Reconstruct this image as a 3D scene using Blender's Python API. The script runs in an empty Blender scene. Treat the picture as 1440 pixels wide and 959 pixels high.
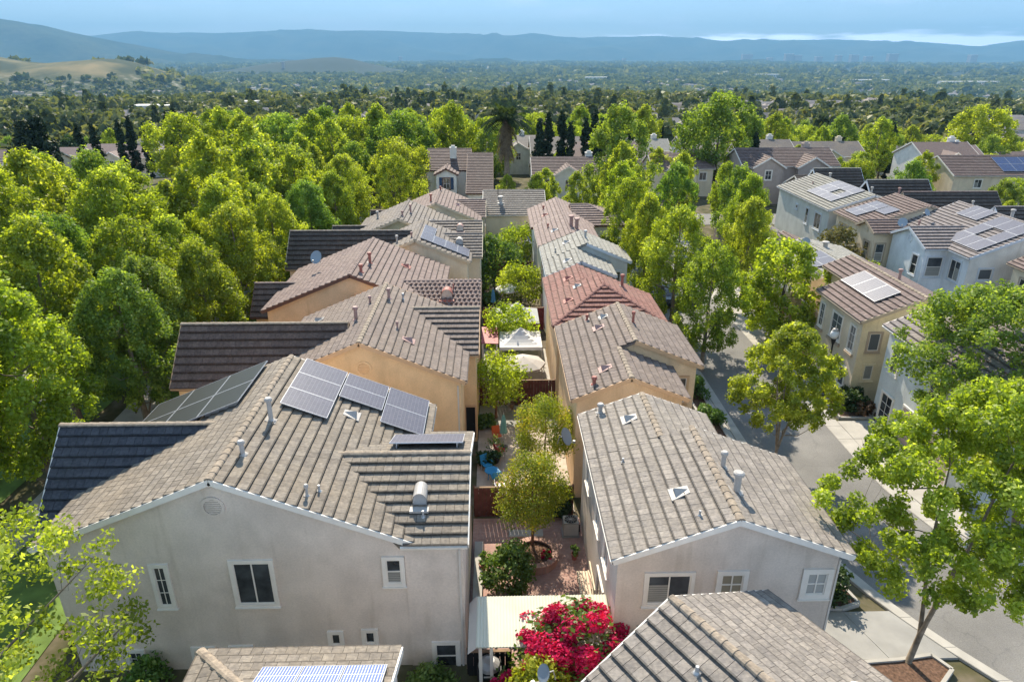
import bpy, math, random
import numpy as np
from mathutils import Vector, Matrix
random.seed(7)
RNG = np.random.default_rng(11)
R = math.radians
scene = bpy.context.scene
COL = scene.collection

# ------------------------------------------------------------------ camera, sky, sun, exposure
CAM_H = 22.0
cam_d = bpy.data.cameras.new("camera")
cam = bpy.data.objects.new("camera", cam_d); COL.objects.link(cam)
cam.location = (0, 0, CAM_H)
cam.rotation_euler = (R(90 - 22.8483), 0, R(-1.3747))
cam_d.sensor_width = 36; cam_d.lens = 24.0
cam_d.clip_start = 0.1; cam_d.clip_end = 90000
scene.camera = cam

SUN_EL = R(40); SUN_AZ = R(-7)          # azimuth measured from +Y towards +X
world = bpy.data.worlds.new("World"); scene.world = world; world.use_nodes = True
wt = world.node_tree; wn = wt.nodes; wl = wt.links
for n in list(wn): wn.remove(n)
w_out = wn.new('ShaderNodeOutputWorld'); w_bg = wn.new('ShaderNodeBackground')
w_sky = wn.new('ShaderNodeTexSky'); w_sky.sky_type = 'NISHITA'; w_sky.sun_disc = False
w_sky.sun_elevation = SUN_EL; w_sky.sun_rotation = SUN_AZ
w_sky.air_density = 1.15; w_sky.dust_density = 0.0; w_sky.ozone_density = 3.0; w_sky.altitude = 60
w_bg.inputs['Strength'].default_value = 0.15
# thin clouds: a white bank low over the far range and faint veils higher up
def wnode(t, **k):
    n = wn.new(t)
    for a, b in k.items(): setattr(n, a, b)
    return n
def wmath(op, a, b=None, c=None, clamp=False):
    n = wnode('ShaderNodeMath', operation=op); n.use_clamp = clamp
    for i, v in enumerate((a, b, c)):
        if v is None: continue
        if isinstance(v, (int, float)): n.inputs[i].default_value = v
        else: wl.new(v, n.inputs[i])
    return n.outputs[0]
tc = wnode('ShaderNodeTexCoord'); sep = wnode('ShaderNodeSeparateXYZ'); wl.new(tc.outputs['Generated'], sep.inputs[0])
az = wmath('ARCTAN2', sep.outputs['X'], sep.outputs['Y']); el = wmath('ARCSINE', sep.outputs['Z'])
comb = wnode('ShaderNodeCombineXYZ'); wl.new(wmath('MULTIPLY', az, 5.0), comb.inputs[0]); wl.new(wmath('MULTIPLY', el, 40.0), comb.inputs[1])
nz = wnode('ShaderNodeTexNoise'); nz.inputs['Scale'].default_value = 2.2; nz.inputs['Detail'].default_value = 6; wl.new(comb.outputs[0], nz.inputs['Vector'])
def mr(v, a, b, c, d, smooth=True):
    n = wnode('ShaderNodeMapRange'); n.interpolation_type = 'SMOOTHSTEP' if smooth else 'LINEAR'
    wl.new(v, n.inputs[0])
    for i, q in enumerate((a, b, c, d)): n.inputs[i + 1].default_value = q
    return n.outputs[0]
bank_top = wmath('ADD', R(1.25), wmath('MULTIPLY', wmath('SUBTRACT', nz.outputs[0], 0.5), 0.032))
bank = wmath('MULTIPLY', mr(wmath('SUBTRACT', bank_top, el), -0.002, 0.006, 0, 1), mr(az, R(4), R(15), 0, 1))
comb2 = wnode('ShaderNodeCombineXYZ'); wl.new(wmath('MULTIPLY', az, 3.0), comb2.inputs[0]); wl.new(wmath('MULTIPLY', el, 14.0), comb2.inputs[1])
nz2 = wnode('ShaderNodeTexNoise'); nz2.inputs['Scale'].default_value = 1.6; nz2.inputs['Detail'].default_value = 5; wl.new(comb2.outputs[0], nz2.inputs['Vector'])
veil = wmath('MULTIPLY', mr(nz2.outputs[0], 0.47, 0.70, 0, 0.30), mr(el, R(12), R(35), 1, 0.25))
cl = veil
mixc = wnode('ShaderNodeMix', data_type='RGBA')
wl.new(cl, mixc.inputs[0]); wl.new(w_sky.outputs[0], mixc.inputs[6]); mixc.inputs[7].default_value = (16.0, 14.0, 12.5, 1)
bankm = wnode('ShaderNodeMix', data_type='RGBA'); wl.new(bank, bankm.inputs[0]); bankm.inputs[7].default_value = (34, 31, 28, 1)
tintn = wnode('ShaderNodeMix', data_type='RGBA', blend_type='MULTIPLY'); tintn.inputs[0].default_value = 1
wl.new(mixc.outputs[2], bankm.inputs[6]); wl.new(bankm.outputs[2], tintn.inputs[6]); tintn.inputs[7].default_value = (1.12, 1.03, 0.86, 1)  # warm tint over the sky, added as fill light for the shaded walls
hz_n = wnode('ShaderNodeMix', data_type='RGBA', blend_type='MULTIPLY'); hz_n.inputs[0].default_value = 1
ramp_h = wnode('ShaderNodeMix', data_type='RGBA'); wl.new(mr(el, R(4), R(20), 0, 1), ramp_h.inputs[0]); ramp_h.inputs[6].default_value = (0.24, 0.31, 0.53, 1); ramp_h.inputs[7].default_value = (1, 1, 1, 1)
wl.new(tintn.outputs[2], hz_n.inputs[6]); wl.new(ramp_h.outputs[2], hz_n.inputs[7]); wl.new(hz_n.outputs[2], w_bg.inputs['Color']); wl.new(w_bg.outputs[0], w_out.inputs[0])

sun_d = bpy.data.lights.new("sun", 'SUN'); sun_d.energy = 4.4; sun_d.angle = R(0.55); sun_d.color = (1.0, 0.90, 0.73)
sun = bpy.data.objects.new("sun", sun_d); COL.objects.link(sun)
sd = Vector((math.sin(SUN_AZ) * math.cos(SUN_EL), math.cos(SUN_AZ) * math.cos(SUN_EL), math.sin(SUN_EL)))
sun.rotation_euler = (-sd).to_track_quat('-Z', 'Y').to_euler(); sun.location = (0, 0, 60)
vs = scene.view_settings
vs.view_transform = 'Standard'; vs.look = 'None'; vs.exposure = 1.14; vs.gamma = 1.0; vs.use_curve_mapping = False
scene.render.engine = 'CYCLES'
scene.cycles.max_bounces = 8; scene.cycles.diffuse_bounces = 5; scene.cycles.transmission_bounces = 4
scene.cycles.transparent_max_bounces = 4; scene.cycles.volume_bounces = 0
scene.cycles.use_denoising = True

# ------------------------------------------------------------------ materials
MATS = {}
def newmat(name):
    m = bpy.data.materials.new(name); m.use_nodes = True
    nt = m.node_tree; b = nt.nodes['Principled BSDF']
    return m, nt, b
def N(nt, t, **k):
    n = nt.nodes.new(t)
    for a, b in k.items():
        if a.startswith('i_'): n.inputs[int(a[2:])].default_value = b
        else: setattr(n, a, b)
    return n
def noise(nt, scale, detail=4, vec=None, coord='pos', stretch=None):
    n = N(nt, 'ShaderNodeTexNoise'); n.inputs['Scale'].default_value = scale; n.inputs['Detail'].default_value = detail
    if coord == 'pos':
        g = N(nt, 'ShaderNodeNewGeometry'); v = g.outputs['Position']
    else:
        g = N(nt, 'ShaderNodeTexCoord'); v = g.outputs['Object']
    if stretch:
        mp = N(nt, 'ShaderNodeMapping'); mp.inputs['Scale'].default_value = stretch; nt.links.new(v, mp.inputs[0]); v = mp.outputs[0]
    nt.links.new(v, n.inputs['Vector'])
    return n.outputs['Fac']
def ramp(nt, fac, stops):
    r = N(nt, 'ShaderNodeValToRGB'); e = r.color_ramp.elements
    while len(e) > 1: e.remove(e[-1])
    e[0].position = stops[0][0]; e[0].color = (*stops[0][1], 1)
    for p, c in stops[1:]:
        q = e.new(p); q.color = (*c, 1)
    nt.links.new(fac, r.inputs[0]); return r.outputs[0]
def mixcol(nt, fac, a, b, mode='MIX'):
    m = N(nt, 'ShaderNodeMix', data_type='RGBA', blend_type=mode)
    for s, v in ((0, fac), (6, a), (7, b)):
        if isinstance(v, (int, float)): m.inputs[s].default_value = v
        elif isinstance(v, tuple): m.inputs[s].default_value = (*v, 1) if len(v) == 3 else v
        else: nt.links.new(v, m.inputs[s])
    return m.outputs[2]
def bump(nt, b, h, strength, dist=0.02):
    bp = N(nt, 'ShaderNodeBump'); bp.inputs['Strength'].default_value = strength; bp.inputs['Distance'].default_value = dist
    nt.links.new(h, bp.inputs['Height']); nt.links.new(bp.outputs[0], b.inputs['Normal'])
def sc(c, k): return tuple(min(1, x * k) for x in c)
def plain(name, c, rough=0.7, metal=0.0, var=0.0, vs_=3.0, bmp=0.0, spec=0.3):
    if name in MATS: return MATS[name]
    m, nt, b = newmat(name)
    b.inputs['Roughness'].default_value = rough; b.inputs['Metallic'].default_value = metal
    b.inputs['Specular IOR Level'].default_value = spec
    if var:
        f = noise(nt, vs_, 5)
        nt.links.new(ramp(nt, f, [(0.3, sc(c, 1 - var)), (0.7, sc(c, 1 + var))]), b.inputs['Base Color'])
        if bmp: bump(nt, b, f, bmp)
    else: b.inputs['Base Color'].default_value = (*c, 1)
    MATS[name] = m; return m
def stucco(name, c):
    if name in MATS: return MATS[name]
    m, nt, b = newmat(name)
    f = noise(nt, 0.55, 6); f2 = noise(nt, 1.1, 6, stretch=(1.0, 1.0, 0.8)); f3 = noise(nt, 30, 3)
    c1 = ramp(nt, f, [(0.3, sc(c, 0.92)), (0.5, c), (0.72, sc(c, 1.05))])
    c2 = ramp(nt, f2, [(0.36, (0.90, 0.89, 0.88)), (0.6, (1.03, 1.02, 1.01))])
    nt.links.new(mixcol(nt, 1.0, c1, c2, 'MULTIPLY'), b.inputs['Base Color'])
    f5 = noise(nt, 14, 4); f6 = noise(nt, 2.2, 5, stretch=(1.0, 1.0, 0.12))
    prev = b.inputs['Base Color'].links[0].from_socket
    cc = mixcol(nt, 1.0, prev, ramp(nt, f5, [(0.32, (0.93, 0.93, 0.93)), (0.68, (1.05, 1.05, 1.05))]), 'MULTIPLY')
    cc = mixcol(nt, 1.0, cc, ramp(nt, f6, [(0.30, (0.90, 0.89, 0.87)), (0.42, (1, 1, 1))]), 'MULTIPLY'); nt.links.new(cc, b.inputs['Base Color'])
    b.inputs['Roughness'].default_value = 0.92; b.inputs['Specular IOR Level'].default_value = 0.15
    bump(nt, b, f3, 0.35, 0.01); MATS[name] = m; return m
def tilemat(name, dark, light, warm=(0.30, 0.24, 0.17)):
    if name in MATS: return MATS[name]
    k_ = 0.90 if name.startswith('tile') else 1.0; dark, light, warm = sc(dark, k_), sc(light, k_), sc(warm, k_)
    m, nt, b = newmat(name)
    a = N(nt, 'ShaderNodeAttribute', attribute_name='tint')
    am = N(nt, 'ShaderNodeMapRange'); nt.links.new(a.outputs['Fac'], am.inputs[0]); am.inputs[3].default_value = 0.18; am.inputs[4].default_value = 0.82
    c = mixcol(nt, am.outputs[0], dark, light)
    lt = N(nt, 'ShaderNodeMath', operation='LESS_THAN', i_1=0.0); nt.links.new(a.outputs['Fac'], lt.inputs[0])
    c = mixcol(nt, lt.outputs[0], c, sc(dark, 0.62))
    st = noise(nt, 6, 5, stretch=(1.0, 4.0, 1.0)); c = mixcol(nt, 1.0, c, ramp(nt, st, [(0.3, (0.80, 0.80, 0.80)), (0.7, (1.16, 1.15, 1.13))]), 'MULTIPLY')
    f = noise(nt, 0.35, 4); g = noise(nt, 9, 5); s = noise(nt, 3.0, 4)
    c = mixcol(nt, ramp(nt, f, [(0.45, (0, 0, 0)), (0.75, (0.45, 0.45, 0.45))]), c, warm)
    c = mixcol(nt, 1.0, c, ramp(nt, g, [(0.3, (0.74, 0.74, 0.74)), (0.7, (1.14, 1.12, 1.1))]), 'MULTIPLY')
    c = mixcol(nt, 1.0, c, ramp(nt, s, [(0.3, (0.82, 0.82, 0.84)), (0.6, (1.05, 1.04, 1.02))]), 'MULTIPLY')
    nt.links.new(c, b.inputs['Base Color']); b.inputs['Roughness'].default_value = 0.82
    b.inputs['Specular IOR Level'].default_value = 0.25
    bump(nt, b, g, 0.3, 0.01); MATS[name] = m; return m
def leafmat(name, dark, light, trans=0.45, tips=None, hue=0.035):
    if name in MATS: return MATS[name]
    m, nt, b = newmat(name); nt.nodes.remove(b)
    a = N(nt, 'ShaderNodeAttribute', attribute_name='tint')
    stops = [(0.0, dark), (0.75, light)]
    if tips: stops.append((0.97, tips))
    c = ramp(nt, a.outputs['Fac'], stops)
    oi = N(nt, 'ShaderNodeObjectInfo'); hs = N(nt, 'ShaderNodeHueSaturation')
    mrn = N(nt, 'ShaderNodeMapRange'); nt.links.new(oi.outputs['Random'], mrn.inputs[0]); mrn.inputs[3].default_value = 0.5 - hue; mrn.inputs[4].default_value = 0.5 + hue * 0.7
    mv = N(nt, 'ShaderNodeMath', operation='MULTIPLY_ADD', i_1=7.31, i_2=0.2); nt.links.new(oi.outputs['Random'], mv.inputs[0])
    fr = N(nt, 'ShaderNodeMath', operation='FRACT'); nt.links.new(mv.outputs[0], fr.inputs[0])
    mrv = N(nt, 'ShaderNodeMapRange'); nt.links.new(fr.outputs[0], mrv.inputs[0]); mrv.inputs[3].default_value = 0.92; mrv.inputs[4].default_value = 1.12
    nt.links.new(mrn.outputs[0], hs.inputs['Hue']); nt.links.new(mrv.outputs[0], hs.inputs['Value']); nt.links.new(c, hs.inputs['Color'])
    d = N(nt, 'ShaderNodeBsdfDiffuse'); t = N(nt, 'ShaderNodeBsdfTranslucent'); g = N(nt, 'ShaderNodeBsdfGlossy')
    g.inputs['Roughness'].default_value = 0.5; g.inputs['Color'].default_value = (0.5, 0.5, 0.5, 1)
    nt.links.new(hs.outputs[0], d.inputs[0])
    tcn = mixcol(nt, 1.0, hs.outputs[0], (1.42, 1.42, 0.48), 'MULTIPLY'); nt.links.new(tcn, t.inputs[0])
    m1 = N(nt, 'ShaderNodeMixShader'); m1.inputs[0].default_value = trans
    nt.links.new(d.outputs[0], m1.inputs[1]); nt.links.new(t.outputs[0], m1.inputs[2])
    m2 = N(nt, 'ShaderNodeMixShader'); m2.inputs[0].default_value = 0.04
    nt.links.new(m1.outputs[0], m2.inputs[1]); nt.links.new(g.outputs[0], m2.inputs[2])
    nt.links.new(m2.outputs[0], nt.nodes['Material Output'].inputs[0]); MATS[name] = m; return m

M_TRIM = plain('white_trim', (0.74, 0.69, 0.62), 0.55, var=0.06, vs_=2)
M_GUT = plain('gutter', (0.58, 0.54, 0.49), 0.5, var=0.05)
M_CREAMTRIM = plain('cream_trim', (0.55, 0.46, 0.33), 0.6, var=0.05)
M_TANTRIM = plain('tan_trim', (0.42, 0.33, 0.24), 0.6, var=0.05)
M_BLUETRIM = plain('pale_blue_trim', (0.55, 0.58, 0.62), 0.6, var=0.05)
M_PEACH = plain('peach_trim', (0.58, 0.36, 0.20), 0.6, var=0.05)
M_BROWNTRIM = plain('brown_trim', (0.14, 0.07, 0.05), 0.6, var=0.1)
M_GLASS = plain('window_glass', (0.05, 0.055, 0.06), 0.10, spec=0.9, var=0.6, vs_=1.3)
M_GLASS2 = plain('window_glass_pale', (0.10, 0.11, 0.12), 0.12, spec=0.6)
M_BLIND = plain('window_blind', (0.30, 0.29, 0.26), 0.4, var=0.05)
M_GALV = plain('galvanised', (0.42, 0.42, 0.42), 0.45, 0.3, var=0.12, vs_=6)
M_VENT = plain('vent_grey', (0.40, 0.37, 0.34), 0.55, var=0.08, vs_=6)
M_RED = plain('vent_terracotta', (0.34, 0.12, 0.09), 0.6, var=0.12, vs_=6)
M_PINKV = plain('vent_pinkish', (0.36, 0.22, 0.19), 0.6, var=0.08, vs_=6)
M_BLACK = plain('black_metal', (0.02, 0.02, 0.02), 0.5)
M_DARK = plain('dark_interior', (0.012, 0.012, 0.013), 0.9)
M_LEAD = plain('dark_flashing', (0.05, 0.05, 0.055), 0.6)
def bark(name, c): return plain(name, c, 0.95, var=0.35, vs_=4, bmp=0.6)
M_BARK = bark('bark_grey_brown', (0.20, 0.16, 0.12)); M_BARKD = bark('bark_dark', (0.09, 0.065, 0.05)); M_BARKR = bark('bark_reddish', (0.20, 0.10, 0.06))
def asphalt():
    m, nt, b = newmat('asphalt'); f = noise(nt, 0.35, 6); g = noise(nt, 25, 4); v = N(nt, 'ShaderNodeTexVoronoi'); v.feature = 'DISTANCE_TO_EDGE'; v.inputs['Scale'].default_value = 0.22
    n2 = N(nt, 'ShaderNodeTexNoise'); n2.inputs['Scale'].default_value = 1.4; n2.inputs['Detail'].default_value = 5
    ge = N(nt, 'ShaderNodeNewGeometry'); nt.links.new(ge.outputs['Position'], n2.inputs['Vector'])
    add = N(nt, 'ShaderNodeVectorMath', operation='ADD'); nt.links.new(ge.outputs['Position'], add.inputs[0]); nt.links.new(n2.outputs['Color'], add.inputs[1]); nt.links.new(add.outputs[0], v.inputs['Vector'])
    c = ramp(nt, f, [(0.3, (0.14, 0.134, 0.128)), (0.55, (0.18, 0.172, 0.164)), (0.75, (0.22, 0.21, 0.20))])
    c = mixcol(nt, 1.0, c, ramp(nt, g, [(0.3, (0.8, 0.8, 0.8)), (0.7, (1.2, 1.2, 1.2))]), 'MULTIPLY')
    c = mixcol(nt, ramp(nt, v.outputs['Distance'], [(0.0, (0.22, 0.22, 0.22)), (0.01, (0, 0, 0))]), c, (0.04, 0.04, 0.042))
    nt.links.new(c, b.inputs['Base Color']); b.inputs['Roughness'].default_value = 0.9; bump(nt, b, g, 0.4, 0.01); return m
M_ASPH = asphalt()
M_CONC = plain('concrete', (0.40, 0.375, 0.34), 0.9, var=0.13, vs_=1.2, bmp=0.1)
M_CONCD = plain('concrete_grey', (0.30, 0.29, 0.275), 0.9, var=0.14, vs_=1.0, bmp=0.1)
M_MULCH = plain('bark_mulch', (0.13, 0.075, 0.05), 1.0, var=0.45, vs_=9, bmp=0.8)
M_SOIL = plain('ground_soil', (0.12, 0.10, 0.07), 1.0, var=0.35, vs_=0.8, bmp=0.5)
M_WOOD = plain('weathered_wood', (0.24, 0.16, 0.10), 0.85, var=0.25, vs_=3)
M_FENCE = plain('redwood_fence', (0.13, 0.045, 0.035), 0.85, var=0.3, vs_=3)
M_CANVAS = plain('canopy_white', (0.66, 0.65, 0.63), 0.8, var=0.03)
M_CORR = plain('cream_corrugated', (0.60, 0.58, 0.46), 0.55, var=0.07, vs_=1.2)

def pavers(name, c1, c2, mort, bw, bh):
    m, nt, b = newmat(name); br = N(nt, 'ShaderNodeTexBrick'); ge = N(nt, 'ShaderNodeNewGeometry'); nt.links.new(ge.outputs['Position'], br.inputs['Vector'])
    br.inputs['Scale'].default_value = 1.0; br.inputs['Brick Width'].default_value = bw; br.inputs['Row Height'].default_value = bh; br.inputs['Mortar Size'].default_value = 0.008
    br.inputs['Color1'].default_value = (*c1, 1); br.inputs['Color2'].default_value = (*c2, 1); br.inputs['Mortar'].default_value = (*mort, 1)
    f = noise(nt, 0.9, 5)
    nt.links.new(mixcol(nt, 1.0, br.outputs[0], ramp(nt, f, [(0.3, (0.8, 0.8, 0.8)), (0.7, (1.15, 1.15, 1.15))]), 'MULTIPLY'), b.inputs['Base Color'])
    b.inputs['Roughness'].default_value = 0.9; bump(nt, b, br.outputs['Fac'], -0.4, 0.01); return m
M_BRICKP = pavers('red_brick_paving', (0.36, 0.20, 0.165), (0.43, 0.27, 0.22), (0.30, 0.22, 0.19), 0.22, 0.11)
M_BRICKT = pavers('tan_paving', (0.42, 0.34, 0.27), (0.50, 0.42, 0.34), (0.33, 0.28, 0.24), 0.4, 0.4)
def solar():
    m, nt, b = newmat('solar_cells'); ge = N(nt, 'ShaderNodeTexCoord'); br = N(nt, 'ShaderNodeTexBrick'); nt.links.new(ge.outputs['Object'], br.inputs['Vector'])
    br.offset = 0; br.inputs['Scale'].default_value = 1.0; br.inputs['Brick Width'].default_value = 0.165; br.inputs['Row Height'].default_value = 0.165; br.inputs['Mortar Size'].default_value = 0.006
    br.inputs['Color1'].default_value = (0.085, 0.083, 0.108, 1); br.inputs['Color2'].default_value = (0.105, 0.10, 0.128, 1); br.inputs['Mortar'].default_value = (0.19, 0.19, 0.21, 1)
    nt.links.new(br.outputs[0], b.inputs['Base Color']); b.inputs['Roughness'].default_value = 0.4; b.inputs['Specular IOR Level'].default_value = 0.2; return m
M_SOLAR = solar()
def bluesolar():
    m, nt, b = newmat('blue_solar_cells'); ge = N(nt, 'ShaderNodeTexCoord'); br = N(nt, 'ShaderNodeTexBrick'); nt.links.new(ge.outputs['Object'], br.inputs['Vector'])
    br.offset = 0; br.inputs['Scale'].default_value = 1.0; br.inputs['Brick Width'].default_value = 0.08; br.inputs['Row Height'].default_value = 0.5; br.inputs['Mortar Size'].default_value = 0.011
    br.inputs['Color1'].default_value = (0.06, 0.10, 0.28, 1); br.inputs['Color2'].default_value = (0.08, 0.13, 0.32, 1); br.inputs['Mortar'].default_value = (0.6, 0.6, 0.62, 1)
    nt.links.new(br.outputs[0], b.inputs['Base Color']); b.inputs['Roughness'].default_value = 0.45; return m
M_SOLARB = bluesolar()
M_ALU = plain('aluminium_frame', (0.5, 0.5, 0.52), 0.4, 0.4)

# ------------------------------------------------------------------ mesh helpers
class MB:
    def __init__(s): s.v = []; s.f = []; s.t = []
    def add(s, vs, fs, tint=0.5):
        o = len(s.v); s.v += [tuple(p) for p in vs]; s.f += [tuple(i + o for i in f) for f in fs]; s.t += [tint] * len(fs)
    def box(s, x0, y0, z0, x1, y1, z1, tint=0.5):
        s.add([(x0,y0,z0),(x1,y0,z0),(x1,y1,z0),(x0,y1,z0),(x0,y0,z1),(x1,y0,z1),(x1,y1,z1),(x0,y1,z1)],
              [(0,3,2,1),(4,5,6,7),(0,1,5,4),(1,2,6,5),(2,3,7,6),(3,0,4,7)], tint)
    def frame_box(s, M, x0, y0, z0, x1, y1, z1, tint=0.5):
        o = len(s.v); s.box(x0, y0, z0, x1, y1, z1, tint)
        s.v[o:] = [tuple(M @ Vector(p)) for p in s.v[o:]]
    def bar(s, a, b, w, h=None, up=(0, 0, 1), tint=0.5):
        a = Vector(a); b = Vector(b); d = b - a; L = d.length
        if L < 1e-6: return
        d.normalize(); u = Vector(up)
        if abs(d.dot(u)) > 0.98: u = Vector((1, 0, 0))
        x = d.cross(u).normalized(); z = x.cross(d).normalized(); h = h or w
        M = Matrix((( x.x, d.x, z.x, a.x), (x.y, d.y, z.y, a.y), (x.z, d.z, z.z, a.z), (0, 0, 0, 1)))
        s.frame_box(M, -w/2, 0, -h/2, w/2, L, h/2, tint)
    def tube(s, pts, rad, n=8, cap=True, tint=0.5):
        pts = [Vector(p) for p in pts]; k = len(pts)
        rad = rad if hasattr(rad, '__len__') else [rad] * k
        o = len(s.v); ref = Vector((0.3, 0.9, 0.1))
        for i, p in enumerate(pts):
            d = (pts[min(i+1, k-1)] - pts[max(i-1, 0)])
            d = d.normalized() if d.length > 1e-9 else Vector((0, 0, 1))
            r = ref if abs(d.dot(ref)) < 0.95 else Vector((1, 0, 0))
            x = d.cross(r).normalized(); y = d.cross(x).normalized()
            for j in range(n):
                a = 2 * math.pi * j / n; s.v.append(tuple(p + (x * math.cos(a) + y * math.sin(a)) * rad[i]))
        for i in range(k - 1):
            for j in range(n):
                s.f.append((o+i*n+j, o+i*n+(j+1) % n, o+(i+1)*n+(j+1) % n, o+(i+1)*n+j)); s.t.append(tint)
        if cap:
            s.f.append(tuple(o + j for j in range(n))); s.f.append(tuple(o+(k-1)*n+j for j in reversed(range(n)))); s.t += [tint] * 2
    def lathe(s, c, prof, n=16, tint=0.5):      # prof: [(r, z)]
        o = len(s.v); k = len(prof)
        for r, z in prof:
            for j in range(n):
                a = 2*math.pi*j/n; s.v.append((c[0]+r*math.cos(a), c[1]+r*math.sin(a), c[2]+z))
        for i in range(k-1):
            for j in range(n):
                s.f.append((o+i*n+j, o+i*n+(j+1) % n, o+(i+1)*n+(j+1) % n, o+(i+1)*n+j)); s.t.append(tint)
        s.f.append(tuple(o+j for j in reversed(range(n)))); s.f.append(tuple(o+(k-1)*n+j for j in range(n))); s.t += [tint]*2
    def mesh(s, name, smooth=False):
        me = bpy.data.meshes.new(name); me.from_pydata(s.v, [], s.f)
        at = me.attributes.new('tint', 'FLOAT', 'FACE'); at.data.foreach_set('value', s.t)
        if smooth: me.shade_smooth()
        me.update(); return me
    def build(s, name, mat, parent=None, smooth=False):
        if not s.v: return None
        me = s.mesh(name, smooth); me.materials.append(mat)
        return link(name, me, parent)
def link(name, data, parent=None, loc=None, M=None):
    o = bpy.data.objects.new(name, data); COL.objects.link(o)
    if parent is not None: o.parent = parent
    if M is not None: o.matrix_basis = M
    elif loc is not None: o.location = loc
    return o
def tag(o, label=None, cat=None, group=None, kind=None):
    if label: o['label'] = label
    if cat: o['category'] = cat
    if group: o['group'] = group
    if kind: o['kind'] = kind
    return o
def empty(name, loc, label, cat, group=None, rz=0.0):
    o = bpy.data.objects.new(name, None); COL.objects.link(o); o.location = loc; o.rotation_euler = (0, 0, rz)
    return tag(o, label, cat, group)
def quadmesh(name, V, F, tint=None):            # big numpy quads
    me = bpy.data.meshes.new(name); nf = len(F)
    me.vertices.add(len(V)); me.vertices.foreach_set('co', V.astype(np.float32).ravel())
    me.loops.add(nf * 4); me.loops.foreach_set('vertex_index', F.astype(np.int32).ravel())
    me.polygons.add(nf); me.polygons.foreach_set('loop_start', np.arange(0, nf*4, 4, dtype=np.int32))
    if tint is not None:
        at = me.attributes.new('tint', 'FLOAT', 'FACE'); at.data.foreach_set('value', tint.astype(np.float32))
    me.update(calc_edges=True); me.validate(); return me

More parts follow.
